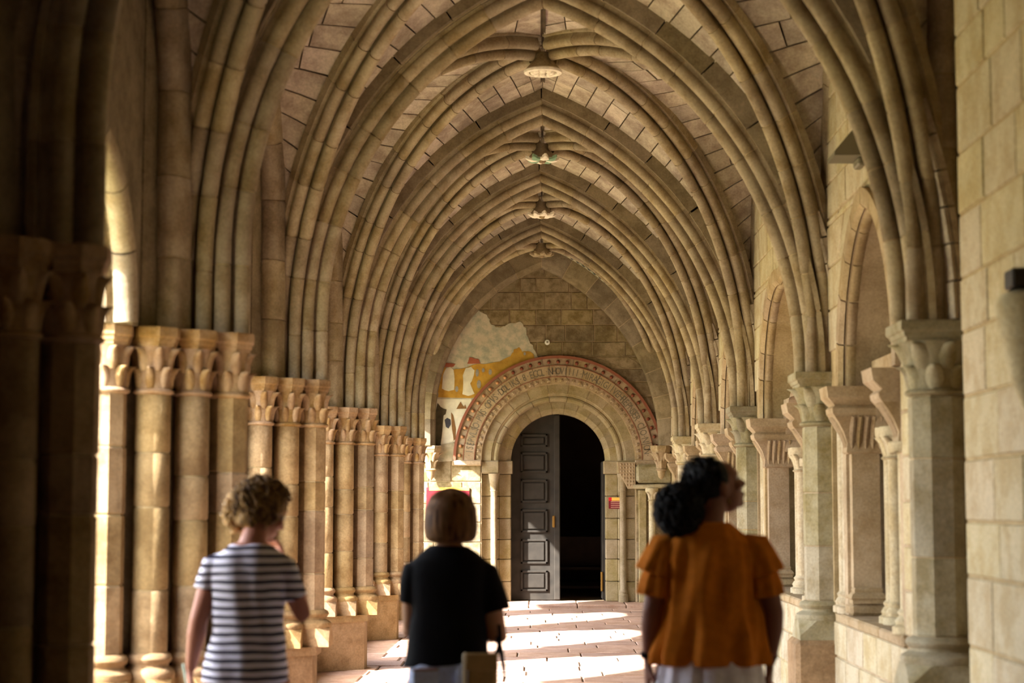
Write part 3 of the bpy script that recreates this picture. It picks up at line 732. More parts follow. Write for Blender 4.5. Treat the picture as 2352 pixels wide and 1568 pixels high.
# room beyond the inner side: floor, back wall with bright openings
box('floor', (2.55, 8, -.1), (7.2, 28, -.004), M['floor'], None, kind='structure')
bk = MB()
for y_ in range(9, 28, 3): bk.box((7.0, y_, 0), (7.4, y_+1.9, 4.2))
bk.box((7.0, 8, 3.2), (7.4, 28.3, 5.9)); bk.box((7.0, 8, 0), (7.4, 28.3, .8))
bk.build('wall_back', M['pale'], None, kind='structure')
box('ceiling', (2.5, 8, 4.2), (7.4, 28.3, 4.4), M['roof'], None, kind='structure')
box('wall_side', (2.5, 7.8, 0), (7.4, 8.0, 5.9), M['roof'], None, kind='structure')
box('wall_side', (2.56, 28.2, 0), (7.4, 28.4, 5.9), M['roof'], None, kind='structure')
# unseen roof slab added to keep sky light out, walls behind the camera
box('ceiling', (-3.6, -3.4, 5.85), (4.0, 36.3, 6.05), M['roof'], None, kind='structure')
box('wall_rear', (-2.6, -3.4, 0), (2.6, -3.2, 5.9), M['left'], None, kind='structure')
box('ceiling', (-2.1, -3.2, 5.2), (2.1, LY[0]-.25, 5.3), M['web'], None, kind='structure')

# ---------------------------------------------------------------- floor
fl_ = empty('floor', (0, 14, 0), kind='structure')
box('bedding', (-2.7, -3.2, -.12), (2.6, WALL_Y, -.012), M['mortar_dark'], fl_)
rr = random.Random(3); y = -3.2; cnt = 0; rest = MB()
while y < WALL_Y-.75:
    h = rr.uniform(.42, .62); x = -2.1; 
    if y+h > WALL_Y-.75: h = WALL_Y-.7-y
    while x < 2.0:
        wd = rr.uniform(.5, .95)
        if x+wd > 1.8: wd = 2.02-x
        g = .006; dz = rr.uniform(-.004, .004)
        V, Fc = bbox_bev((x+g, y+g, -.06), (x+wd-g, y+h-g, dz), .008)
        if y > 7 and cnt < 290: mob('paving_stone', V, Fc, M['floor'], fl_); cnt += 1
        else: rest.add(V, Fc)
        x += wd
    y += h
rest.build('paving_stones', M['floor'], fl_, kind='stuff')
for k in range(5):
    V, Fc = bbox_bev((-1.6+k*.72, WALL_Y-.70, -.05), (-1.6+(k+1)*.72-.01, WALL_Y+.5, .055), .012); mob('step_stone', V, Fc, M['floor'], fl_)

# ---------------------------------------------------------------- end wall and portal
PC, PZ = .28, 2.2
ew = empty('wall_end', (0, WALL_Y, 0), kind='structure')
circ = lambda r, n=28, c=PC, z=PZ: [(c-r*math.cos(math.pi*k/n), z+r*math.sin(math.pi*k/n)) for k in range(n+1)]
wall_arch('masonry', 'x', WALL_Y, WALL_Y+.7, -3.4, 3.9, [(PC-1.17, 0)]+circ(1.17)+[(PC+1.17, 0)], 5.9, M['mortar'], ew)
rr = random.Random(21)
hf = hw_fn(circ(1.60))
def spe(z):
    if z <= PZ+.03: return [(-2.0, PC-1.18), (PC+1.18, 2.05)]
    l, r_ = hf(z)
    if l is None or r_ is None: return [(-2.0, 2.05)]
    return [(-2.0, l), (r_, 2.05)]
ec = []
z = .06
for h in (.30, .27, .33, .30, .28, .34, .32): ec.append((z, min(z+h, 2.2))); z += h
z = 2.2
for h in (.25, .22, .27, .24, .22, .2, .2, .22, .26, .24, .27, .22, .25, .28): 
    if z < 3.8 < z+h: ec += [(z, 3.795), (3.805, z+h)]
    else: ec.append((z, z+h))
    z += h
ashlar('x', WALL_Y, -.014, ec, spe, M['end'], ew, rr, .42, gap=.012)
pt = empty('portal', (PC, WALL_Y, 0), label='round-arched carved stone portal with painted inscription framing the dark doorway', cat='portal')
def ring(name, r0, r1, y0, y1, n, mat, gap=.008, prof=None, z=PZ, a0=0, a1=180, parent=None):
    "ring of voussoirs between radii, front face at y0"
    for k in range(n):
        A0 = R(a0+(a1-a0)*k/n)+gap/2/(r1 or 1); A1 = R(a0+(a1-a0)*(k+1)/n)-gap/2/(r1 or 1)
        rings = []
        ns_ = max(4, 48//n)
        for j in range(ns_+1):
            a = A0+(A1-A0)*j/ns_
            q = prof or [(r0, y0), (r1, y0), (r1, y1), (r0, y1)]
            rings.append([(PC+rad*math.cos(a), yy, z+rad*math.sin(a)) for rad, yy in q])
        V, Fc = loft_vf(rings); mob(name, V, Fc, mat, parent or pt, 2 if prof is None and False else False)
Y = WALL_Y
ring('red_band', 1.565, 1.605, Y-.075, Y+.05, 24, M['mortar_red'], gap=0)
ring('bead_band', 1.455, 1.565, Y-.035, Y+.05, 20, M['carve'])
ring('inscription_band', 1.285, 1.45, Y-.05, Y+.05, 17, M['carve'])
ring('red_line', 1.449, 1.457, Y-.058, Y+.02, 24, M['mortar_red'], gap=0)
ring('red_line', 1.278, 1.286, Y-.058, Y+.02, 24, M['mortar_red'], gap=0)
ring('flower_band', 1.175, 1.278, Y-.03, Y+.05, 15, M['carve'])
ra = lambda cr, cy, r, a0, a1, n: [(cr+r*math.cos(R(a0+(a1-a0)*i/(n-1))), cy+r*math.sin(R(a0+(a1-a0)*i/(n-1)))) for i in range(n)]
ring('voussoir', 0, 0, 0, 0, 11, M['portal'], prof=[(1.172, Y+.02)]+[(1.03, Y+.02), (1.02, Y+.035), (1.0, Y+.04)]+ra(.955, Y+.075, .045, -20, -200, 6)[::1]+[(.905, Y+.15), (.905, Y+.3), (1.172, Y+.3)])
ring('voussoir', 0, 0, 0, 0, 13, M['portal'], prof=[(.91, Y+.17), (.80, Y+.17), (.727, Y+.23), (.727, Y+.5), (.91, Y+.5)])
ring('mortar', 0, 0, 0, 0, 1, M['mortar'], gap=0, prof=[(1.165, Y+.03), (1.03, Y+.03), (.93, Y+.09), (.92, Y+.18), (.80, Y+.185), (.738, Y+.235), (.738, Y+.49), (1.165, Y+.49)])
# beads, small flowers
for k in range(33):
    a = R(3+174*k/32); r = 1.51
    cx, cz = PC+r*math.cos(a), PZ+r*math.sin(a)
    rng = [(.004, 0), (.014, -.005), (.024, -.018), (.028, -.036), (.0281, -.05)]
    V = []; Fc = []
    seg = 10
    for rr_, dd in rng:
        for q in range(seg): V.append((cx+rr_*math.cos(2*math.pi*q/seg), Y-.085-dd*.9, cz+rr_*math.sin(2*math.pi*q/seg)))
    for u in range(4):
        for q in range(seg): Fc.append((u*seg+q, u*seg+(q+1) % seg, (u+1)*seg+(q+1) % seg, (u+1)*seg+q))
    Fc.append(list(range(seg)))
    mob('bead', V, Fc, M['bead'] if k < 22 else M['beadp'], pt, True)
for k in range(40):
    a = R(2.5+175*k/39); r = 1.228; mb = MB()
    cx, cz = PC+r*math.cos(a), PZ+r*math.sin(a)
    for q in range(4):
        b_ = a+q*math.pi/2+math.pi/4; dx, dz = math.cos(b_), math.sin(b_)
        pts = [(cx, Y-.05, cz), (cx+.018*dx-.014*dz, Y-.045, cz+.018*dz+.014*dx), (cx+.042*dx, Y-.032, cz+.042*dz), (cx+.018*dx+.014*dz, Y-.045, cz+.018*dz-.014*dx), (cx+.02*dx, Y-.029, cz+.02*dz)]
        mb.add(pts, [(0, 1, 4), (0, 4, 3), (1, 2, 4), (4, 2, 3), (0, 3, 2, 1)])
    mb.build('flower', M['carve'], pt)
# inscription
def text_mesh(s, size, ext=.003):
    c = bpy.data.curves.new('t', 'FONT'); c.body = s; c.size = size; c.extrude = ext; c.align_x = 'CENTER'; c.align_y = 'CENTER'; c.resolution_u = 2
    o = bpy.data.objects.new('t', c); COL.objects.link(o)
    me = bpy.data.meshes.new_from_object(o)
    V = [v.co.copy() for v in me.vertices]; Fc = [tuple(p.vertices) for p in me.polygons]
    bpy.data.objects.remove(o); bpy.data.curves.remove(c); bpy.data.meshes.remove(me)
    return V, Fc
INS = '\u00b7ISEPVLSO\u00b7PVS\u00b7OPVS\u00b7DOLIKS\u00b78\u00b7ECCL\u00b7NHOVIIII\u00b7MIRAGIGIIVEHREPNSER\u00b7CIO\u00b7NION\u00b7'
lt = MB(); n = len(INS); cache = {}
for k, ch in enumerate(INS):
    if ch not in cache: cache[ch] = text_mesh(ch, .155)
    V, Fc = cache[ch]
    a = R(178-176*(k+.5)/n); r = 1.367
    if not V: continue
    x0 = (min(v.x for v in V)+max(v.x for v in V))/2; z0 = (min(v.y for v in V)+max(v.y for v in V))/2
    ca, sa = math.cos(a), math.sin(a)
    out = []
    for v in V:
        lx, lz = (v.x-x0)*.72, (v.y-z0)*1.0
        out.append((PC+(r+lz)*ca+lx*sa, Y-.052-v.z*.6, PZ+(r+lz)*sa-lx*ca))
    lt.add(out, Fc)
lt.build('lettering', M['letter'], pt, fix=False)
# jambs
for s_ in (-1, 1):
    X = lambda d: PC+s_*d
    def jb(name, d0, d1, y0, y1, z0, z1, mat, bev=.01):
        V, Fc = bbox_bev((min(X(d0), X(d1)), y0, z0), (max(X(d0), X(d1)), y1, z1), bev); return mob(name, V, Fc, M[mat], pt)
    zz = [.055, .36, .70, 1.0, 1.32, 1.66, 2.0]
    for a_, b_ in zip(zz[:-1], zz[1:]):
        jb('jamb_stone', .727, .915, Y+.2, Y+.5, a_+.003, b_-.003, 'portal'); jb('jamb_stone', .915, 1.175, Y+.10, Y+.4, a_+.003, b_-.003, 'portal')
    jb('impost', .70, .93, Y+.15, Y+.5, 2.0, 2.2, 'portal'); 
    jb('impost', .90, 1.20, Y+.0, Y+.4, 2.0, 2.2, 'portal', .02)
    jb('impost', 1.17, 1.62 if s_ < 0 else 1.60, Y-.08, Y+.1, 2.12, 2.205, 'carve', .015)
    lathe('jamb_shaft', [(.075, .055), (.075, .16), (.055, .18), (.065, .21), (.048, .25), (.048, 1.72), (.058, 1.74), (.05, 1.76), (.085, 1.98), (.09, 2.0)], X(.985), Y+.06, M['portal'], pt, 16)
# carved diaper block at the right impost
V, Fc = prism([(0, 0), (.27, 0), (.27, -.40), (.16, -.40), (.02, -.14)], 0, 1)
V = [(PC+.90+x, Y-.10+z*.12, 2.17+y) for x, y, z in V]; cb = mob('carved_block', V, Fc, M['carve'], pt)
mb = MB()
for ii in range(5):
    for jj in range(7):
        cx, cz = PC+.955+ii*.045, 2.14-jj*.052
        if cz < 2.17-.14-(cx-PC-.92)*-0 and (cx-PC-.92) < (2.03-cz)*.55: continue
        mb.add([(cx-.02, Y-.1, cz), (cx, Y-.1, cz+.024), (cx+.02, Y-.1, cz), (cx, Y-.1, cz-.024), (cx, Y-.118, cz)], [(0, 1, 4), (1, 2, 4), (2, 3, 4), (3, 0, 4)])
mb.build('diaper', M['carve'], cb)
# niche mouldings right of the portal, half hidden by the dark-haired visitor
nm = empty('niche_frame', (1.9, Y-.05, 0), label='moulded stone niche frame right of the portal, partly behind the dark hair', cat='niche')
V, Fc = bbox_bev((1.46, Y-.16, 1.86), (2.02, Y-.01, 2.14), .04); mob('lintel', V, Fc, M['right'], nm)
V, Fc = tube_vf([(1.42, Y-.1, 1.80), (1.6, Y-.11, 1.80), (1.8, Y-.11, 1.81), (2.0, Y-.1, 1.80)], .035, 10); mob('moulding', V, Fc, M['pale'], nm, True)
colonnette(nm, 1.70, Y-.1, .05, .055, 1.78, M['pale'], 'shaft')
V, Fc = bbox_bev((1.50, Y-.06, .05), (1.62, Y-.01, 1.75), .01); mob('pilaster', V, Fc, M['portal'], nm)

# wall rib round the tympanum, corbels
wr = empty('wall_arch', (XC, Y, CAPZ), label='pointed wall arch against the end wall, its band painted with dark lozenges', cat='arch')
for q, (rb, sgn) in enumerate(((Lw, 1), (Rw, -1))):
    rb2 = Rib((rb.f.x, Y-.16), (rb.d.x, 0), rb.P, CAPZ, [(-.16, .40), (-.16, .16), (-.12, .10)]+arc(-.06, .08, .05, 180, 330, 6)+arc(.06, .08, .05, 200, 350, 6)+[(.16, .10), (.16, .40)])
    rb2.build(wr, M['band'], .36, seed=500+q)
    # painted intrados band in front
    rb3 = Rib((rb.f.x, Y-.62), (rb.d.x, 0), rb.P, CAPZ, [(-.28, .36), (-.28, .33), (.28, .33), (.28, .36)])
    L = plen(rb3.P); V, Fc = rb3.seg(L*.35, L, 20); bd = mob('painted_band', V, Fc, M['plaster'], wr, False)
    mb = MB()
    n = 22
    for k in range(n):
        s0 = L*.4+L*.6*k/n
        for row in (-1, 0, 1):
            pp = resample(rb3.P, s0+(.03 if row == 0 else 0), s0+.075+(.03 if row == 0 else 0), 2)
            pr_ = lambda s_, j: rb3.f+rb3.d*pp[j][0][0]+Vector((0, 0, CAPZ+pp[j][0][1]))+rb3.b*s_+(-rb3.d*pp[j][1][1]+Vector((0, 0, pp[j][1][0])))*.322
            c_ = row*.13
            q4 = [pr_(c_, 0), pr_(c_+.062, 1), pr_(c_, 2), pr_(c_-.062, 1)]
            mb.add([tuple(v) for v in q4], [(0, 1, 2, 3)])
    mb.build('lozenges', M['loz'], wr, fix=False)
for (x, lb) in ((-1.66, 'left'), (1.84, 'right')):
    cb = empty('corbel', (x, Y-.1, 2.1), label='leafy stone corbel carrying the wall arch on the %s of the portal wall' % lb, cat='corbel')
    capital(cb, x, Y-.14, .07, .14, .16, n=6, mat='carve', rot=-math.pi/2, h=.38)
    lathe('pendant', [(.012, 1.9), (.05, 1.95), (.07, 2.05)], x, Y-.14, M['carve'], cb, 12)

# fresco on the left of the tympanum
fr = empty('fresco', (-1.0, Y-.02, 2.6), label='worn mural of pale figures on yellow ochre plaster left of the portal arch', cat='fresco')
def patch(name, pts, mat, d):
    P = [at(x, y, Y-d) for x, y in pts]; n = len(P)
    V = [tuple(p) for p in P]+[(p.x, p.y+.012, p.z) for p in P]
    me_f = [list(range(n)), list(range(n, 2*n))[::-1]]+[(i, (i+1) % n, n+(i+1) % n, n+i) for i in range(n)]
    return mob(name, V, me_f, M[mat], fr)
def jag(pts, amp, rr, n=4, closed=True):
    out = []
    for i in range(len(pts)-(0 if closed else 1)):
        a, b = pts[i], pts[(i+1) % len(pts)]
        for k in range(n):
            t = k/n; out.append((a[0]+(b[0]-a[0])*t+(rr.uniform(-amp, amp) if k else 0), a[1]+(b[1]-a[1])*t+(rr.uniform(-amp, amp) if k else 0)))
    return out
rj = random.Random(8)
def arcpx(r, x0, x1, n=10):
    "points along the portal's outer edge between picture columns, for patches that stop at it"
    out = []
    for k in range(n+1):
        x = x0+(x1-x0)*k/n; dx = (x-1283.5)
        out.append((x, 1058-math.sqrt(max(0, r*r-dx*dx))))
    return out
patch('pale_plaster', jag([(1000, 930), (1002, 850), (1030, 790), (1065, 745), (1100, 712), (1118, 722), (1128, 745), (1150, 752), (1170, 742), (1195, 738), (1208, 752), (1213, 775), (1225, 800), (1238, 820)], 2.5, rj, 4, False)+[(1238, 822)]+arcpx(242, 1236, 1046, 20)+[(1044, 1058), (985, 1062), (985, 1000)], 'plaster', .020)
patch('yellow_ground', jag([(1004, 905), (1003, 868), (1012, 840), (1040, 850), (1062, 846), (1085, 838), (1112, 836), (1148, 830), (1172, 818), (1180, 802), (1192, 797), (1200, 808), (1212, 806), (1232, 815)], 2, rj, 3, False)+arcpx(242, 1228, 1090, 14)+[(1082, 914), (1040, 913), (1005, 912)], 'ochre', .026)
patch('white_panel', [(1003, 916), (1083, 916)]+arcpx(242, 1082, 1048, 8)+[(1047, 1012), (1040, 1016), (1000, 1022), (995, 1000)], 'robe', .027)
patch('robed_figure', jag([(1015, 892), (1017, 862), (1024, 846), (1034, 842), (1042, 850), (1044, 872), (1043, 895), (1030, 898)], .8, rj, 2), 'robe', .031)
patch('robed_figure', jag([(1062, 905), (1064, 880), (1063, 862), (1070, 845), (1082, 842), (1090, 850), (1086, 868), (1080, 880), (1085, 893), (1090, 904), (1075, 909)], .8, rj, 2), 'robe', .031)
patch('pink_mark', jag([(1073, 835), (1078, 820), (1098, 824), (1104, 834)], 1, rj, 3), 'redpaint', .028)
patch('pink_mark', jag([(1018, 843), (1022, 832), (1046, 836), (1042, 842)], 1, rj, 3), 'redpaint', .028)
for (x, y_, w2, h2) in ((1096, 856, 4, 9), (1110, 850, 3.5, 5), (1126, 854, 4, 7), (1100, 882, 5, 10), (1049, 893, 4, 7), (1205, 812, 3, 4), (1003, 905, 4, 9)):
    patch('grey_figure', [(x+w2*math.cos(t*.785), y_+h2*math.sin(t*.785)) for t in range(8)], 'greypaint', .031)
patch('dark_tree', jag([(1005, 925), (1012, 934), (1026, 940), (1022, 960), (1017, 1000), (1012, 1022), (996, 1025), (995, 990), (1000, 950)], 1, rj, 2), 'darkpaint', .033)
patch('monk_cloak', jag([(1036, 946), (1040, 952), (1047, 985), (1046, 1008), (1040, 1014), (1036, 980)], .6, rj, 2), 'brownpaint', .034)
patch('white_habit', jag([(1019, 954), (1028, 948), (1036, 954), (1038, 985), (1042, 1012), (1028, 1016), (1012, 1020), (1016, 990)], .6, rj, 2), 'robe', .036)
patch('dark_scapular', [(1021, 964), (1027, 959), (1035, 963), (1036, 974), (1030, 984), (1024, 980)], 'bluepaint', .040)
patch('brown_houses', [(1048, 939), (1053, 930), (1058, 922), (1062, 930), (1066, 934), (1068, 928), (1071, 938)], 'brownpaint', .034)
patch('grey_boulder', jag([(1000, 1030), (1012, 1022), (1040, 1016), (1044, 1020), (1044, 1048), (1010, 1050)], 1, rj, 2), 'plaster', .034)
# plaque, signs, round device
dv = empty('smoke_detector', tuple(at(1257, 786, Y-.03)), label='small round white device on the bare stones above the portal', cat='device')
c = at(1257, 786, Y-.02); V = []; Fc = []
seg = 20; rng = [(.02, -.035), (.038, -.03), (.04, -.012), (.04, .01)]
for r_, d_ in rng: V += [(c.x+r_*math.cos(2*math.pi*q/seg), c.y+d_, c.z+r_*math.sin(2*math.pi*q/seg)) for q in range(seg)]
for u in range(3): Fc += [(u*seg+q, u*seg+(q+1) % seg, (u+1)*seg+(q+1) % seg, (u+1)*seg+q) for q in range(seg)]
Fc.append(list(range(seg))); mob('housing', V, Fc, M['white'], dv, True)
V, Fc = bbox_bev((c.x-.012, c.y-.045, c.z-.012), (c.x+.012, c.y-.034, c.z+.012), .003); mob('sensor', V, Fc, M['lampgrey'], dv)
def sign(x0, y0, x1, y1, Yp, lab, lines, hdr, ysp):
    a, b = at(x0, y1, Yp), at(x1, y0, Yp); h = b.z-a.z
    s = empty('sign', ((a.x+b.x)/2, Yp, a.z), label=lab, cat='sign')
    box('panel', (a.x, Yp, a.z), (b.x, Yp+.015, b.z-h*ysp), M['signred'], s)
    wq = (b.z-(b.z-h*ysp))*.9
    box('header', (a.x+wq, Yp-.003, b.z-h*ysp), (b.x, Yp+.015, b.z), M['signyel'], s)
    box('emblem', (a.x, Yp-.004, b.z-h*ysp), (a.x+wq, Yp+.015, b.z), M['signbri'], s)
    def put(txt, zc_, size, mat, nm_):
        V, Fc = text_mesh(txt, size, .001)
        if V: mob(nm_, [((a.x+b.x)/2+v.x, Yp-.005-v.z, zc_+v.y) for v in V], Fc, M[mat], s, fix=False)
    for k in range(lines): box('text_line', (a.x+(b.x-a.x)*.14, Yp-.003, a.z+h*(1-ysp)*(k+.62)/(lines+.3)), (b.x-(b.x-a.x)*.14, Yp, a.z+h*(1-ysp)*(k+.62)/(lines+.3)+h*.045), M['signtxt'], s)
    if hdr: put(hdr, b.z-h*ysp/2, h*ysp*.8, 'signred', 'lettering')
sign(1398, 1142, 1434, 1168, Y-.01+.1, 'small maroon sign with yellow top strip on the right door jamb', 4, '', .3)
sign(979, 1119, 1078, 1180, Y-.04, 'large maroon sign with yellow top strip behind the brown bob haircut', 0, '', .12)

# doorway: left leaf shut, right leaf open, benches inside
dY = Y+.42
def door_leaf(root, flip, x0, x1, y):
    z0, zt = .07, PZ+.74
    def topz(x): d = x-PC; return PZ+math.sqrt(max(.0, .74**2-d*d))
    n = 10; xs = [x0+(x1-x0)*k/n for k in range(n+1)]
    out = [(x0, z0)]+[(x1, z0)]+[(x, topz(x)) for x in reversed(xs)]
    V = [(x, y, z) for x, z in out]+[(x, y+.05, z) for x, z in out]; m = len(out)
    return mob('leaf_board', V, [list(range(m)), list(range(m, 2*m))[::-1]]+[(i, (i+1) % m, m+(i+1) % m, m+i) for i in range(m)], M['wood'], root)
d1 = empty('door_1', (PC-.36, dY, 0), kind='structure')
door_leaf(d1, 0, PC-.735, PC+.02, dY)
for k, (za, zb) in enumerate(((.20, .52), (.62, 1.0), (1.10, 1.46), (1.56, 1.92), (2.02, 2.34), (2.42, 2.62))):
    xa, xb = PC-.58, PC-.16
    p_ = mob('door_panel', *bbox_bev((xa+.05, dY-.022, za+.05), (xb-.05, dY, zb-.05), .012), M['wood'], d1)
    for (a_, b_) in (((xa, za), (xb, za+.035)), ((xa, zb-.035), (xb, zb)), ((xa, za), (xa+.035, zb)), ((xb-.035, za), (xb, zb))):
        mob('moulding', *bbox_bev((a_[0], dY-.03, a_[1]), (b_[0], dY, b_[1]), .006), M['wood'], p_)
mob('meeting_stile', *bbox_bev((PC-.06, dY-.04, .07), (PC+.03, dY+.03, 2.92), .01), M['wood'], d1)
mob('lock', *bbox_bev((PC-.09, dY-.06, 1.18), (PC-.05, dY-.02, 1.36), .008), M['brass'], d1)
d2 = empty('door_2', (PC+.72, dY, 0), kind='structure')
mob('leaf_board', *bbox_bev((PC+.68, dY+.02, .07), (PC+.73, dY+.75, 2.2), .01), M['wood'], d2)
mob('hinge', *bbox_bev((PC+.655, dY+.0, .2), (PC+.69, dY+.03, .5), .008), M['brass'], d2)
mob('frame', *bbox_bev((PC+.715, dY-.02, .06), (PC+.75, dY+.05, 2.2), .008), M['wood'], d2)
# room past the door
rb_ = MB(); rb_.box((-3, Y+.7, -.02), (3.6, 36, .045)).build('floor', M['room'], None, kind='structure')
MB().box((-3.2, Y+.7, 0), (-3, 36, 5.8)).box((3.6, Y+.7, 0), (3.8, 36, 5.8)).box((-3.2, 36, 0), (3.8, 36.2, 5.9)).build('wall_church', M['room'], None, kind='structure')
for k in range(3):
    yb = Y+2.2+k*1.3; b_ = empty('bench', (.9, yb, .045), label=['dark wooden church bench nearest the open doorway', 'second dark wooden bench inside the doorway', 'third dark wooden bench deep inside the doorway'][k], cat='bench', group='benches inside the dark doorway')
    box('seat', (.2, yb, .47), (2.4, yb+.38, .51), M['wood2'], b_)
    box('backrest', (.2, yb+.36, .5), (2.4, yb+.40, 1.0), M['wood2'], b_)
    for xx in (.25, 1.2, 2.2): box('leg', (xx, yb, .045), (xx+.05, yb+.38, .47), M['wood2'], b_)
    box('kneeler', (.2, yb-.35, .18), (2.4, yb-.2, .22), M['wood2'], b_); 
    for xx in (.25, 2.2): box('leg', (xx, yb-.32, .045), (xx+.04, yb-.24, .18), M['wood2'], b_)

# ---------------------------------------------------------------- lamps on the inner wall
def wlamp(y, z, lab, x=WX0-.012):
    l = empty('wall_lamp', (x, y, z), label=lab, cat='lamp')
    V, Fc = prism([(0, 0), (.20, .0), (.20, .025), (0.02, .24), (0, .24)], -.14, .14)
    V = [(x-px_, y+pz, z+.24-py_) if False else (x-(.20-px_) if False else x-px_, y+pz, z+py_) for px_, py_, pz in V]
    mob('shade', V, Fc, M['lampgrey'], l)
    V, Fc = bbox_bev((x-.05, y-.09, z-.05), (x, y+.09, z), .01); mob('bracket', V, Fc, M['lampgrey'], l)
wlamp(11.1, 3.62, 'wedge-shaped grey wall lamp high on the pale wall above the first twin window')
# small carved console and dark block painting the shaded gap at the right edge
cs_ = empty('console', (WX0-.02, 7.6, 2.3), label='worn rounded stone console on the bare wall at the right edge', cat='console')
V, Fc = lathe_vf([(.02, 1.9), (.06, 2.0), (.09, 2.15), (.115, 2.26), (.12, 2.33), (.10, 2.37), (.05, 2.39)], WX0, 7.52, 18); mob('bracket', V, Fc, M['pale'], cs_, True)
mob('gap_shade_block', *bbox_bev((WX0-.075, 7.42, 2.39), (WX0-.0, 7.56, 2.47), .008), M['gapshade'], cs_)

# ---------------------------------------------------------------- garden
box('ground', (-60, -30, -.25), (-2.55, 60, -.08), M['grass'], None, kind='structure')
box('ground', (7.3, -30, -.25), (60, 60, -.08), M['grass'], None, kind='structure')
rr = random.Random(5)
for k in range(5):
    y0_ = 4+k*5.2; hd = MB()
    for q in range(420):
        x = -8+rr.uniform(-.5, .5); y = y0_+rr.uniform(0, 4.0); z = rr.uniform(0, 1.0); s = rr.uniform(.06, .13); a = rr.uniform(0, 6.3)
        c_, s_ = math.cos(a)*s, math.sin(a)*s
        hd.add([(x-c_, y-s_, z), (x+c_*.2, y+s_*.2, z+s*.5), (x+c_, y+s_, z+.02), (x-s_*.4, y+c_*.4, z-s*.4)], [(0, 1, 2, 3)])
    h_ = empty('clipped_hedge', (-8, y0_+2, 0), label='clipped green garden hedge beyond the arcade, %s row from the viewer' % ['first', 'second', 'third', 'fourth', 'fifth'][k], cat='hedge')
    hd.build('foliage', M['hedge'], h_, fix=False, kind='stuff')
    box('branches', (-8.35, y0_+.1, -.08), (-7.65, y0_+3.9, .85), M['hedge'], h_)
# ---------------------------------------------------------------- the three visitors
def fabric(name, col, noise=.12, nscale=30, rough=.9):
    return plain(name, col, rough, .15, noise=noise, nscale=nscale, bump=.25)
def stripes():
    m, t, N, L, B = node_mat('navy_striped_jersey')
    tc = N.new('ShaderNodeTexCoord'); sp = N.new('ShaderNodeSeparateXYZ'); n = N.new('ShaderNodeTexNoise'); n.inputs['Scale'].default_value = 6
    L.new(tc.outputs['Object'], n.inputs['Vector']); L.new(tc.outputs['Object'], sp.inputs[0])
    a = N.new('ShaderNodeMath'); a.operation = 'MULTIPLY_ADD'; a.inputs[1].default_value = .018; L.new(n.outputs[0], a.inputs[0]); L.new(sp.outputs[2], a.inputs[2])
    d = N.new('ShaderNodeMath'); d.operation = 'DIVIDE'; d.inputs[1].default_value = .0335; L.new(a.outputs[0], d.inputs[0])
    f = N.new('ShaderNodeMath'); f.operation = 'FRACT'; L.new(d.outputs[0], f.inputs[0])
    g = N.new('ShaderNodeMath'); g.operation = 'LESS_THAN'; g.inputs[1].default_value = .40; L.new(f.outputs[0], g.inputs[0])
    mx = N.new('ShaderNodeMixRGB'); mx.inputs[1].default_value = hexc('#dcdcec'); mx.inputs[2].default_value = hexc('#15132b'); L.new(g.outputs[0], mx.inputs[0]); L.new(mx.outputs[0], B.inputs['Base Color'])
    B.inputs['Roughness'].default_value = .9; B.inputs['Specular IOR Level'].default_value = .1
    return m
def hairmat(name, dark, light, sc=(70, 70, 6)):
    m, t, N, L, B = node_mat(name)
    tc = N.new('ShaderNodeTexCoord'); mp = N.new('ShaderNodeMapping'); mp.inputs['Scale'].default_value = sc; n = N.new('ShaderNodeTexNoise'); n.inputs['Scale'].default_value = 1; n.inputs['Detail'].default_value = 4
    L.new(tc.outputs['Object'], mp.inputs[0]); L.new(mp.outputs[0], n.inputs['Vector'])
    r = N.new('ShaderNodeMapRange'); r.inputs[1].default_value = .38; r.inputs[2].default_value = .62; L.new(n.outputs[0], r.inputs[0])
    mx = N.new('ShaderNodeMixRGB'); mx.inputs[1].default_value = hexc(dark); mx.inputs[2].default_value = hexc(light); L.new(r.outputs[0], mx.inputs[0]); L.new(mx.outputs[0], B.inputs['Base Color'])
    bp = N.new('ShaderNodeBump'); bp.inputs['Strength'].default_value = .5; bp.inputs['Distance'].default_value = .006; L.new(n.outputs[0], bp.inputs['Height']); L.new(bp.outputs[0], B.inputs['Normal'])
    B.inputs['Roughness'].default_value = .65; B.inputs['Specular IOR Level'].default_value = .12
    return m
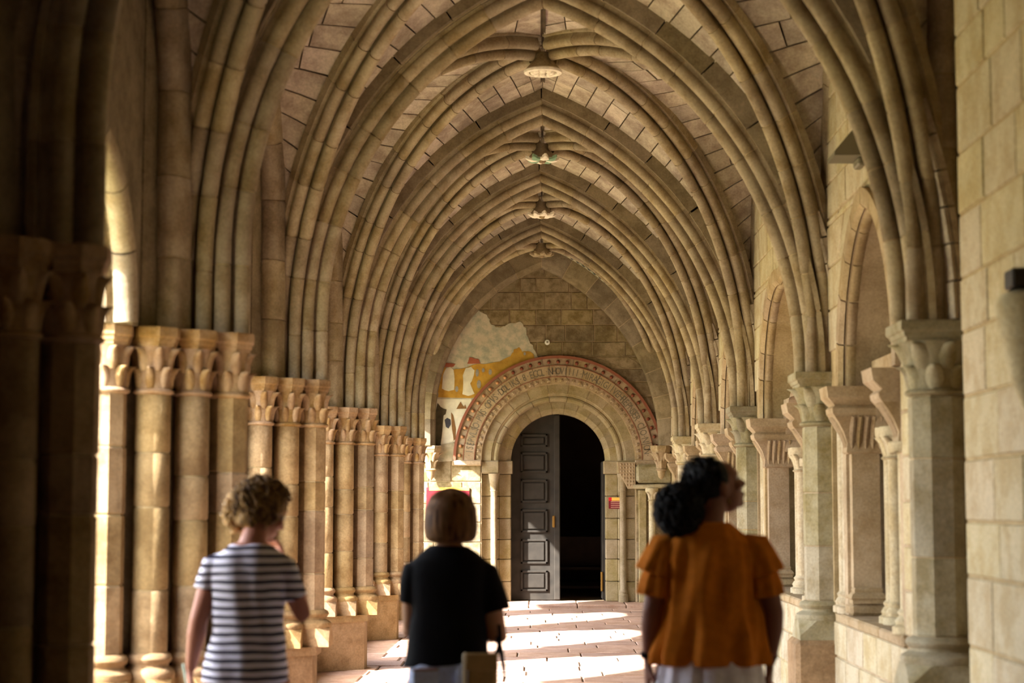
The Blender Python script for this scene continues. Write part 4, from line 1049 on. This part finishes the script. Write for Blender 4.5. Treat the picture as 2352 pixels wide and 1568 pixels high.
M.update({'skin': plain('skin', '#a8705a', .55, .35, noise=.05), 'skin2': plain('tanned_skin', '#7a4c3c', .55, .35, noise=.05), 'skin3': plain('light_skin', '#a87a5c', .55, .35, noise=.05),
  'stripe': stripes(), 'black': fabric('black_knit', '#0d0d10'), 'orange': fabric('orange_cotton', '#bd6d1a'), 'jean': fabric('pale_denim', '#b6c4e0', .15, 60), 'whitec': fabric('white_linen', '#e6e2ec'),
  'trouser': fabric('black_trousers', '#131114'), 'haircurl': hairmat('curly_blond_brown_hair', '#4a3624', '#9a7a4c', (40, 40, 25)), 'hairlight': plain('blond_hair_lock', '#b08d55', .55, .4, noise=.3, nscale=28),
  'hairbob': hairmat('brown_bob_hair', '#3a2517', '#7a5634'), 'hairbob2': plain('lighter_brown_hair_strand', '#6e4c2a', .6, .15), 'hairblack': plain('black_frizzy_hair', '#0b090a', .7, .25, noise=.3),
  'eye': plain('eye_white', '#d8d4cc', .3), 'iris': plain('dark_iris', '#2a1a10', .3), 'lips': plain('lips', '#8a4a42', .5), 'shoe': plain('white_shoe', '#c9c4ba', .6), 'shoed': plain('dark_shoe', '#2a2422', .6),
  'bag': fabric('tan_canvas_bag', '#a58a5c', .1), 'bagl': plain('pale_bag_edge', '#d8cdb0', .7), 'phone': plain('pale_phone_case', '#a9cfc4', .3), 'band': plain('brown_arch_stone_b', '#000000') if 'band' not in M else M['band']})
def ell(c, r, rot=None, seg=20, rings=12):
    V = []; c = Vector(c)
    for i in range(rings+1):
        th = math.pi*i/rings
        for k in range(seg):
            ph = 2*math.pi*k/seg; p = Vector((r[0]*math.sin(th)*math.cos(ph), r[1]*math.sin(th)*math.sin(ph), r[2]*math.cos(th)))
            if rot is not None: p = rot @ p
            V.append(tuple(c+p))
    Fc = [(i*seg+k, (i+1)*seg+k, (i+1)*seg+(k+1) % seg, i*seg+(k+1) % seg) for i in range(rings) for k in range(seg)]
    return V, Fc
def blob(name, parts, mat, parent, voxel=.008, smooth=6, org=None, disp=None):
    "joins closed primitives into one continuous surface"
    mb = MB()
    for V, Fc in parts: mb.add(V, Fc)
    me = bpy.data.meshes.new(name); me.from_pydata(mb.V, [], mb.F)
    bm = bmesh.new(); bm.from_mesh(me); bmesh.ops.remove_doubles(bm, verts=bm.verts, dist=1e-5); bmesh.ops.recalc_face_normals(bm, faces=bm.faces); bm.to_mesh(me); bm.free()
    o = bpy.data.objects.new(name, me); COL.objects.link(o)
    r = o.modifiers.new('r', 'REMESH'); r.mode = 'VOXEL'; r.voxel_size = voxel
    if smooth:
        s = o.modifiers.new('s', 'SMOOTH'); s.factor = .5; s.iterations = smooth
    dg = bpy.context.evaluated_depsgraph_get(); dg.update()
    me2 = bpy.data.meshes.new_from_object(o.evaluated_get(dg)); me2.name = name
    bpy.data.objects.remove(o); bpy.data.meshes.remove(me)
    if disp:
        co = np.empty(len(me2.vertices)*3); me2.vertices.foreach_get('co', co); co = co.reshape(-1, 3)
        no = np.empty(len(me2.vertices)*3); me2.vertices.foreach_get('normal', no); no = no.reshape(-1, 3)
        co = co+no*disp(co)[:, None]; me2.vertices.foreach_set('co', co.ravel())
    me2.materials.clear(); me2.materials.append(mat); me2.polygons.foreach_set('use_smooth', [True]*len(me2.polygons))
    oo = bpy.data.objects.new(name, me2); base_ = WP[parent.name]
    COL.objects.link(oo); oo.parent = parent; WP[oo.name] = base_.copy()
    return oo
def ring_e(cx, cy, z, rx, ry, n=28, p=2.3, tx=0, mod=None):
    out = []
    for k in range(n):
        a = 2*math.pi*k/n; c, s = math.cos(a), math.sin(a)
        x = rx*math.copysign(abs(c)**(2/p), c); y = ry*math.copysign(abs(s)**(2/p), s)
        f = 1+(mod(a, z) if mod else 0)
        out.append((cx+x*f, cy+y*f, z+tx*x))
    return out
def torso(rows, **k): return loft_vf([ring_e(r[0], r[1], r[2], r[3]*.965, r[4], **k, tx=r[5] if len(r) > 5 else 0) for r in rows])
def hand(wrist, d, palm_n, size=1.0, curl=.35, thumb=1, spread=.06):
    "palm and five fingers; d = direction of the hand, palm_n = normal out of the palm"
    w = Vector(wrist); d = Vector(d).normalized(); n = Vector(palm_n); n = (n-d*n.dot(d)).normalized(); s = d.cross(n)
    P = []
    V, Fc = tube_vf([w-d*.02, w+d*.015, w+d*.05*size, w+d*.085*size, w+d*.095*size], [(.024*size, .019*size), (.028*size, .017*size), (.038*size, .015*size), (.038*size, .013*size), (.030*size, .010*size)], 14)
    # make the palm wide along s
    P.append(tube_oval([w-d*.02, w+d*.015, w+d*.05*size, w+d*.085*size, w+d*.097*size], s, [(.022, .018), (.029, .017), (.039, .015), (.040, .013), (.033, .010)], size))
    for k, (off, ln) in enumerate(((-.030, .062), (-.010, .072), (.011, .068), (.030, .052))):
        b = w+d*.082*size+s*off*size; dd = (d+s*off*2*spread*10*.1).normalized(); pts = [b-d*.03]; cur = b; a = curl*.4
        for q in range(3):
            pts.append(cur.copy()); cur = cur+(dd*math.cos(a)+n*math.sin(a))*ln*size*(.42, .32, .26)[q]; a += curl
        pts.append(cur); P.append(tube_vf(pts, [.009*size, .0092*size, .0088*size, .0078*size, .0058*size], 8))
    b = w+d*.025*size+s*thumb*-.026*size; td = (d*.75-s*thumb*.75+n*.3).normalized()
    P.append(tube_vf([b-td*.015, b+td*.012, b+td*.038*size, b+td*.038*size+(td*.5+d*.6).normalized()*.026*size], [.013*size, .012*size, .0105*size, .007*size], 8))
    return P
def tube_oval(pts, side, rad, size=1):
    pts = [Vector(p) for p in pts]; rings = []
    for i, p in enumerate(pts):
        t = (pts[min(i+1, len(pts)-1)]-pts[max(i-1, 0)]).normalized(); a = (side-t*side.dot(t)).normalized(); b = t.cross(a)
        rings.append([tuple(p+a*rad[i][0]*size*math.cos(2*math.pi*k/14)+b*rad[i][1]*size*math.sin(2*math.pi*k/14)) for k in range(14)])
    return loft_vf(rings)
def head_parts(c, rot, s=1.0):
    "skull, jaw, nose, ears, neck root; head faces +y before rotation"
    c = Vector(c); P = []
    T = lambda v: c+rot @ (Vector(v)*s)
    P.append(ell(T((0, -.012, .022)), (.074*s, .092*s, .088*s), rot)); P.append(ell(T((0, .026, -.045)), (.055*s, .058*s, .062*s), rot))
    P.append(ell(T((0, .066, -.088)), (.022*s, .018*s, .018*s), rot)); P.append(ell(T((0, .052, .03)), (.060*s, .036*s, .05*s), rot))
    P.append(tube_vf([T((0, .080, .014)), T((0, .097, -.012)), T((0, .109, -.028)), T((0, .090, -.036))], [.009*s, .010*s, .014*s, .010*s], 10))
    for sx in (-1, 1):
        P.append(ell(T((sx*.040, .065, -.020)), (.020*s, .02*s, .018*s), rot)); P.append(ell(T((sx*.076, -.008, -.008)), (.010*s, .020*s, .032*s), rot))
        P.append(ell(T((sx*.028, .078, .026)), (.022*s, .012*s, .008*s), rot))
    P.append(ell(T((0, .083, -.058)), (.024*s, .011*s, .008*s), rot)); P.append(ell(T((0, .081, -.068)), (.021*s, .011*s, .008*s), rot))
    return P, T
def face(root, T, rot, s=1.0):
    for sx in (-1, 1):
        V, Fc = ell(T((sx*.029, .078, .008)), (.012*s, .010*s, .010*s), rot, 12, 8); e = mob('eye', V, Fc, M['eye'], root, 2)
        V, Fc = ell(T((sx*.029, .086, .008)), (.0055*s, .004*s, .0055*s), rot, 10, 6); mob('iris', V, Fc, M['iris'], e, 2)
    V, Fc = ell(T((0, .091, -.062)), (.020*s, .005*s, .007*s), rot, 12, 8); mob('lips', V, Fc, M['lips'], root, 2)
def leg(x0, hip, knee, ank, foot_d=1):
    return [tube_vf([(x0, 0, hip), (x0*.98, .01, (hip+knee)/2), (x0*.9, .012, knee), (x0*.88, -.012, (knee+ank)/2+.06), (x0*.85, -.01, ank+.03), (x0*.85, -.005, ank-.05)], [.085, .076, .053, .052, .036, .036], 16)]
def shoes(root, xs, mat, oy=0):
    for x in xs:
        V, Fc = loft_vf([ring_e(x, .045+oy, 0, .046, .125, 20, 2.6), ring_e(x, .045+oy, .03, .048, .127, 20, 2.6), ring_e(x, .03+oy, .06, .042, .105, 20), ring_e(x, -.02+oy, .09, .036, .055, 20), ring_e(x, -.02+oy, .10, .03, .045, 20)])
        rc = WP[root.name]; mob('shoe', [(rc.x+a, rc.y+b, rc.z+c) for a, b, c in V], Fc, mat, root, True)
def W(root, P): r = WP[root.name]; return [(r.x+a, r.y+b, r.z+c) for a, b, c in P]
def person(loc, label): return empty('person', loc, label=label, cat='person')
def arm(sh, el, wr, s=1.0): return tube_vf([sh, Vector(sh).lerp(Vector(el), .5), el, Vector(el).lerp(Vector(wr), .3), Vector(el).lerp(Vector(wr), .75), wr], [.046*s, .043*s, .036*s, .038*s, .028*s, .023*s], 14)
def local_face(root, T, rot, s=1.0):
    r = WP[root.name]; face(root, lambda v: T(v)+r, rot, s)
def curls(name, n, c, rad, mat, root, seed, size=.012, cond=None, length=.03, rot=None, thick=.0045):
    rr = random.Random(seed); mb = MB(); c = Vector(c)
    while n > 0:
        v = Vector((rr.gauss(0, 1), rr.gauss(0, 1), rr.gauss(0, 1))).normalized()
        if cond and not cond(v): continue
        n -= 1; off = Vector((v.x*rad[0], v.y*rad[1], v.z*rad[2])); 
        if rot is not None: off = rot @ off
        p = c+off*rr.uniform(.93, 1.04); t = Vector((rr.gauss(0, .5), rr.gauss(0, .5), -1)); t = (t-v*t.dot(v)).normalized(); b = v.cross(t); ph = rr.uniform(0, 6.3)
        pts = [p+t*length*(q/6-.5)*rr.uniform(.9, 1.1)*2+(v*math.cos(ph+q*1.25)+b*math.sin(ph+q*1.25))*size for q in range(7)]
        mb.add(*tube_vf(pts, [thick*.6, thick, thick*1.1, thick*1.1, thick, thick*.8, thick*.3], 5))
    r = WP[root.name]; mb.V = [(x+r.x, y+r.y, z+r.z) for x, y, z in mb.V]
    return mb.build(name, mat, root, 2, fix=False)
Rz = lambda a: Matrix.Rotation(R(a), 3, 'Z')
Rx = lambda a: Matrix.Rotation(R(a), 3, 'X')
Ry = lambda a: Matrix.Rotation(R(a), 3, 'Y')

# --- visitor in the striped shirt -------------------------------------------------
A = person((-1.155, 7.3, 0), 'person in navy and white striped top with short curly blond-brown hair, seen from behind')
hr = Rz(-48) @ Rx(-20) @ Ry(4); hp, HT = head_parts((.045, .045, 1.478), hr, 1.0)
bodyA = hp+[tube_vf([(.0, -.01, 1.30), (.012, .0, 1.36), (.03, .02, 1.43)], [.062, .052, .052], 16)]
bodyA += [torso([(0, 0, .80, .145, .105), (0, 0, .95, .135, .095), (0, 0, 1.1, .135, .09), (0, 0, 1.25, .15, .085), (0, 0, 1.32, .12, .07), (0, 0, 1.355, .07, .055)])]
bodyA += [arm((-.14, 0, 1.243), (-.195, -.02, 1.055), (-.232, .035, .86)), arm((.145, .01, 1.24), (.207, .04, 1.075), (.10, .22, 1.25))]
bodyA += hand((-.236, .038, .862), (-.04, .12, -1), (1, .1, 0), .92, .5, thumb=-1)+hand((.10, .22, 1.25), (-.25, .15, .8), (-.6, -.6, .2), .92, .55)
bodyA += leg(-.085, .82, .45, .09)+leg(.085, .82, .45, .09)
blob('body', bodyA, M['skin'], A, .0065, 3)
local_face(A, HT, hr)
foldA = lambda co: .004*np.sin(co[:, 2]*38+co[:, 0]*14)*np.exp(-((co[:, 2]-1.0)/.12)**2)+.0025*np.sin(co[:, 0]*60+co[:, 2]*9)
blob('striped_top', [torso([(-.01, .0, .812, .178, .128), (-.01, 0, .87, .178, .126), (-.005, 0, .95, .160, .112), (0, 0, 1.03, .146, .102), (0, 0, 1.12, .150, .102), (0, 0, 1.21, .160, .104), (0, 0, 1.26, .163, .098), (.0, 0, 1.30, .15, .086), (.005, 0, 1.335, .105, .070), (.008, 0, 1.352, .078, .060)]),
    tube_vf([(-.09, 0, 1.28), (-.145, 0, 1.258), (-.165, -.005, 1.205), (-.172, -.008, 1.17)], [.050, .052, .049, .051], 16),
    tube_vf([(.09, 0, 1.28), (.145, 0, 1.255), (.170, .012, 1.185), (.182, .02, 1.14)], [.050, .052, .049, .051], 16)], M['stripe'], A, .007, 4, disp=foldA)
blob('trousers', [torso([(0, 0, .68, .155, .12), (0, 0, .75, .165, .122), (0, 0, .83, .16, .118), (0, 0, .88, .145, .105)]), tube_vf([(-.085, 0, .78), (-.085, .0, .45), (-.08, 0, .10)], [.093, .075, .065], 16), tube_vf([(.085, 0, .78), (.085, .0, .45), (.08, 0, .10)], [.093, .075, .065], 16)], M['trouser'], A, .011, 4)
shoes(A, (-.075, .075), M['shoed'])
hc = HT((0, -.018, .03))
blob('hair', [ell(hc, (.098, .108, .093), hr), ell(HT((-.03, -.055, -.02)), (.075, .06, .062), hr), ell(HT((.0, -.06, -.05)), (.06, .045, .04), hr), ell(HT((-.075, -.02, -.0)), (.035, .06, .06), hr)], M['haircurl'], A, .008, 3,
    disp=lambda co: .006*np.sin(co[:, 0]*95)*np.sin(co[:, 1]*88+1)*np.sin(co[:, 2]*92))
curls('curls', 420, hc, (.104, .112, .1), M['haircurl'], A, 1, .010, cond=lambda v: v.z > -.75 and not (v.y > .25 and v.z < .45), rot=hr, length=.028)
curls('blond_curls', 130, HT((-.055, -.05, -.015)), (.075, .07, .085), M['hairlight'], A, 2, .011, cond=lambda v: v.x < .15, rot=hr, length=.03)
mob('phone', W(A, bbox_bev((-.262, .02, .735), (-.252, .09, .85), .004)[0]), bbox_bev((-.262, .02, .735), (-.252, .09, .85), .004)[1], M['phone'], A) if False else None
ph = empty('phone', (A.location.x-.247, 7.36, .80), label='pale green phone in the left hand of the striped-top visitor', cat='phone')
V, Fc = bbox_bev((-.0045, -.036, -.075), (.0045, .036, .075), .004); q = Ry(-14) @ Rx(-12)
mob('case', [tuple(WP[ph.name]+q @ Vector(v)) for v in V], Fc, M['phone'], ph)
V, Fc = bbox_bev((.0046, -.033, -.070), (.0056, .033, .070), .0004); mob('screen', [tuple(WP[ph.name]+q @ Vector(v)) for v in V], Fc, M['black'], ph)

# --- visitor in black -------------------------------------------------------------
B_ = person((-.36, 7.3, 0), 'person in black top and pale jeans with smooth brown bob, seen from behind')
hr = Rz(4) @ Rx(-4); hp, HT = head_parts((.005, .02, 1.462), hr, .98)
bodyB = hp+[tube_vf([(0, -.01, 1.30), (0, 0, 1.35), (.003, .01, 1.42)], [.064, .052, .052], 16)]
bodyB += [torso([(0, 0, .80, .15, .105), (0, 0, .95, .14, .10), (0, 0, 1.1, .14, .095), (0, 0, 1.25, .155, .088), (0, 0, 1.31, .12, .07), (0, 0, 1.345, .07, .055)])]
bodyB += [arm((-.135, 0, 1.222), (-.15, .02, 1.01), (-.02, .22, 1.06), 1.05), arm((.14, 0, 1.222), (.192, -.005, .985), (.09, .22, 1.03), 1.1)]
bodyB += hand((-.02, .22, 1.06), (1, .25, -.1), (0, -1, 0), .95, .4)+hand((.09, .22, 1.03), (-1, .3, .15), (0, -1, 0), .95, .4, thumb=-1)
bodyB += leg(-.085, .82, .45, .09)+leg(.085, .82, .45, .09)
blob('body', bodyB, M['skin3'], B_, .0065, 3)
local_face(B_, HT, hr, .98)
blob('black_top', [torso([(-.01, .0, .885, .182, .128, .10), (-.01, 0, .925, .170, .122, .08), (-.005, 0, .99, .160, .112, .03), (0, 0, 1.08, .160, .106), (0, 0, 1.18, .164, .106), (0, 0, 1.24, .168, .1), (.0, 0, 1.285, .158, .09), (.0, 0, 1.32, .118, .075), (0, 0, 1.345, .078, .060)]),
    tube_vf([(-.09, 0, 1.26), (-.135, 0, 1.243), (-.148, .0, 1.17), (-.150, .004, 1.12)], [.052, .054, .052, .053], 16),
    tube_vf([(.09, 0, 1.26), (.145, 0, 1.235), (.168, -.005, 1.15), (.185, -.008, 1.085)], [.052, .055, .056, .060], 16)], M['black'], B_, .007, 4, disp=lambda co: .003*np.sin(co[:, 2]*30+co[:, 0]*20))
jn = blob('jeans', [torso([(0, 0, .68, .165, .125), (0, 0, .78, .172, .13), (0, 0, .86, .165, .122), (0, 0, .94, .152, .112), (0, 0, .97, .15, .11)]), ell((-.075, -.055, .82), (.085, .085, .10)), ell((.075, -.055, .82), (.085, .085, .10)), tube_vf([(-.085, 0, .78), (-.085, .0, .45), (-.08, 0, .09)], [.093, .07, .055], 16), tube_vf([(.085, 0, .78), (.085, .0, .45), (.08, 0, .09)], [.093, .07, .055], 16)], M['jean'], B_, .010, 5)
r_ = WP[B_.name]
for sx in (-1, 1):
    V, Fc = bbox_bev((r_.x+sx*.085-.05, 7.3-.153, .76), (r_.x+sx*.085+.05, 7.3-.137, .875), .006); pk = mob('pocket', V, Fc, M['jean'], jn)
    V, Fc = bbox_bev((r_.x+sx*.085-.05, 7.3-.155, .868), (r_.x+sx*.085+.05, 7.3-.137, .877), .002)
    mob('pocket_edge', V, Fc, plain('brown_leather_edge', '#8a6450', .7) if sx < 0 else M['jean'], jn)
shoes(B_, (-.075, .075), M['shoe'])
hc = HT((0, -.012, .022))
def bobmod(a, z): return .012*math.sin(a*23+z*8)+.006*math.sin(a*41)
C = HT((0, 0, 0))
blob('hair', [loft_vf([ring_e(C.x, C.y-.012, C.z+z, rx, ry, 48, 2.1, mod=bobmod) for z, rx, ry in ((-.106, .066, .076), (-.102, .086, .092), (-.085, .102, .108), (-.05, .108, .114), (-.01, .107, .113), (.03, .101, .110), (.065, .086, .097), (.09, .064, .074), (.108, .036, .044), (.115, .01, .012))])], M['hairbob'], B_, .006, 3)
mb = MB(); rr = random.Random(4)
for k in range(70):
    a = rr.uniform(math.pi*.95, math.pi*1.55); a = a if k % 3 else rr.uniform(0, 6.28)
    pts = []
    for z, rx, ry in ((.10, .052, .060), (.08, .078, .089), (.03, .1005, .1105), (-.02, .1045, .1115), (-.06, .1045, .1095), (-.09, .094, .098)):
        pts.append((C.x+rx*math.cos(a), C.y-.012+ry*math.sin(a), C.z+z)); a += rr.uniform(-.03, .03)
    mb.add(*tube_vf(pts, [.001, .0022, .0028, .0028, .0024, .001], 5))
mb.V = W(B_, mb.V); mb.build('hair_strands', M['hairbob2'], B_, 2, fix=False)
bg_ = empty('shoulder_bag', (-.215, 7.22, .70), label='tan canvas bag with pale edge hanging at the right hip of the black-top visitor', cat='bag')
V, Fc = bbox_bev((-.285, 7.14, .66), (-.165, 7.20, .93), .014); mob('pouch', V, Fc, M['bag'], bg_)
V, Fc = bbox_bev((-.30, 7.135, .66), (-.283, 7.19, .935), .005); mob('edge', V, Fc, M['bagl'], bg_)
V, Fc = bbox_bev((-.287, 7.132, .87), (-.163, 7.145, .937), .005); mob('flap', V, Fc, M['bag'], bg_)
V, Fc = tube_vf([(-.17, 7.17, .93), (-.155, 7.19, .98), (-.16, 7.21, 1.04)], [.008]*3, 8); mob('strap', V, Fc, M['black'], bg_, True)
V, Fc = tube_vf([(-.165, 7.21, .99), (-.152, 7.19, .94), (-.142, 7.18, .88), (-.137, 7.18, .83)], [(.026, .012), (.018, .01), (.014, .008), (.006, .004)], 10); mob('top_corner', V, Fc, M['black'], B_, True)

# --- visitor in orange ------------------------------------------------------------
Cc = person((.655, 7.15, 0), 'person in orange blouse and white skirt, black frizzy bun, looking up right')
hr = Rz(-70) @ Rx(22); hp, HT = head_parts((.035, .04, 1.575), hr, 1.06)
bodyC = hp+[tube_vf([(.0, -.01, 1.38), (.01, .01, 1.45), (.02, .03, 1.53)], [.066, .054, .054], 16)]
bodyC += [torso([(0, 0, .85, .155, .11), (0, 0, 1.0, .145, .10), (0, 0, 1.15, .145, .095), (0, 0, 1.3, .16, .088), (0, 0, 1.38, .13, .07), (0, 0, 1.42, .07, .055)])]
bodyC += [arm((-.17, 0, 1.335), (-.225, -.02, 1.10), (-.235, .03, .91), 1.0), arm((.185, 0, 1.335), (.245, -.03, 1.09), (.232, .02, .90), 1.1)]
bodyC += hand((-.236, .032, .905), (-.02, .12, -1), (1, .1, 0), 1.0, .35, thumb=-1)+hand((.232, .022, .895), (-.03, .12, -1), (-1, .1, 0), 1.0, .35, thumb=1)
bodyC += leg(-.09, .88, .48, .09)+leg(.09, .88, .48, .09)
blob('body', bodyC, M['skin2'], Cc, .0065, 3)
local_face(Cc, HT, hr)
def bl_mod(a, z):
    t = min(1, max(0, (1.40-z)/.5)); return (.045+.045*t)*math.sin(a*9+z*4)*(.5+.5*t)+.035*math.sin(a*17-z*7)*(.5+.5*t)
blouse = blob('blouse', [loft_vf([ring_e(cx, 0, z, rx, ry, 72, 2.2, mod=bl_mod) for cx, z, rx, ry in ((-.005, .895, .222, .158), (-.005, .93, .222, .157), (0, 1.02, .205, .145), (0, 1.12, .190, .130), (.0, 1.22, .178, .118), (0, 1.30, .175, .108), (0, 1.36, .165, .095), (.0, 1.40, .135, .080), (.005, 1.425, .095, .068), (.005, 1.44, .078, .06))])],
    M['orange'], Cc, .006, 2, disp=lambda co: .007*np.sin(co[:, 0]*42-co[:, 2]*18)*np.clip((co[:, 2]-.9)/.2, 0, 1)*np.clip((1.42-co[:, 2])/.1, 0, 1))
def ruffle(sx, rows):
    n = 40; rings = []
    for (c, rad, tilt, fr) in rows:
        c = Vector(c); ax = Vector((sx*math.sin(R(tilt)), 0, -math.cos(R(tilt)))); u = Vector((0, 1, 0)); v = ax.cross(u)
        rings.append([tuple(c+(u*math.cos(2*math.pi*k/n)*rad*.95+v*math.sin(2*math.pi*k/n)*rad)*(1+fr*math.sin(2*math.pi*k*7/n))) for k in range(n)])
    return loft_vf(rings)
for sx, dx in ((-1, -.002), (1, .012)):
    s1 = ruffle(sx, [((sx*.10+dx, 0, 1.345), .055, 70, 0), ((sx*.165+dx, 0, 1.34), .068, 45, .02), ((sx*.190+dx, -.005, 1.29), .068, 26, .06), ((sx*.207+dx, -.01, 1.24), .074, 20, .12), ((sx*.206+dx, -.01, 1.237), .055, 20, .1)])
    s2 = ruffle(sx, [((sx*.190+dx, -.008, 1.26), .056, 14, .02), ((sx*.203+dx, -.012, 1.205), .062, 12, .08), ((sx*.210+dx, -.012, 1.155), .066, 10, .13), ((sx*.209+dx, -.012, 1.153), .05, 10, .1)])
    V, Fc = s1; mob('ruffle_sleeve', W(Cc, V), Fc, M['orange'], Cc, 2)
    V, Fc = s2; mob('ruffle_sleeve', W(Cc, V), Fc, M['orange'], Cc, 2)
V, Fc = loft_vf([ring_e(0, 0, z, rx, ry, 96, 2.1, mod=lambda a, z: .035*math.sin(a*15)+.015*math.sin(a*29+1)) for z, rx, ry in ((.22, .30, .25), (.5, .26, .21), (.75, .225, .175), (.88, .2, .15), (.97, .17, .125), (1.0, .15, .11))])
mob('skirt', W(Cc, V), Fc, M['whitec'], Cc, 2)
shoes(Cc, (-.085, .085), M['shoe'])
V, Fc = lathe_vf([(.028, .915), (.031, .92), (.031, .935), (.028, .94)], Cc.location.x-.235, 7.15+.028, 16); mob('bracelet', V, Fc, M['black'], Cc, True)
V, Fc = lathe_vf([(.030, .915), (.033, .92), (.033, .935), (.030, .94)], Cc.location.x+.2325, 7.15+.018, 16); mob('bracelet', V, Fc, M['black'], Cc, True)
hc = HT((0, -.022, .034))
blob('hair', [ell(hc, (.088, .096, .088), hr), ell(HT((0, -.075, -.01)), (.05, .045, .05), hr), ell(HT((-.058, -.035, .015)), (.026, .045, .045), hr), ell(HT((.058, -.035, .015)), (.024, .045, .045), hr)], M['hairblack'], Cc, .007, 4)
bun = Vector((-.118, -.045, 1.487))
blob('bun', [ell(bun, (.082, .078, .088)), ell(bun+Vector((.01, 0, -.045)), (.07, .06, .06)), ell(bun+Vector((.05, .02, .04)), (.05, .05, .045))], M['hairblack'], Cc, .008, 2, disp=lambda co: .008*np.sin(co[:, 0]*90)*np.sin(co[:, 1]*84)*np.sin(co[:, 2]*95))
curls('bun_curls', 330, bun, (.088, .084, .096), M['hairblack'], Cc, 6, .010, length=.03)
curls('hair_waves', 130, hc, (.090, .098, .090), M['hairblack'], Cc, 7, .004, cond=lambda v: v.z > -.2 and v.y < .25, rot=hr, length=.045)
V, Fc = tube_vf([tuple(HT((.074, -.005, -.045))), tuple(HT((.076, -.005, -.062)))], [.004, .005], 8); mob('earring', W(Cc, V), Fc, M['brass'], Cc)
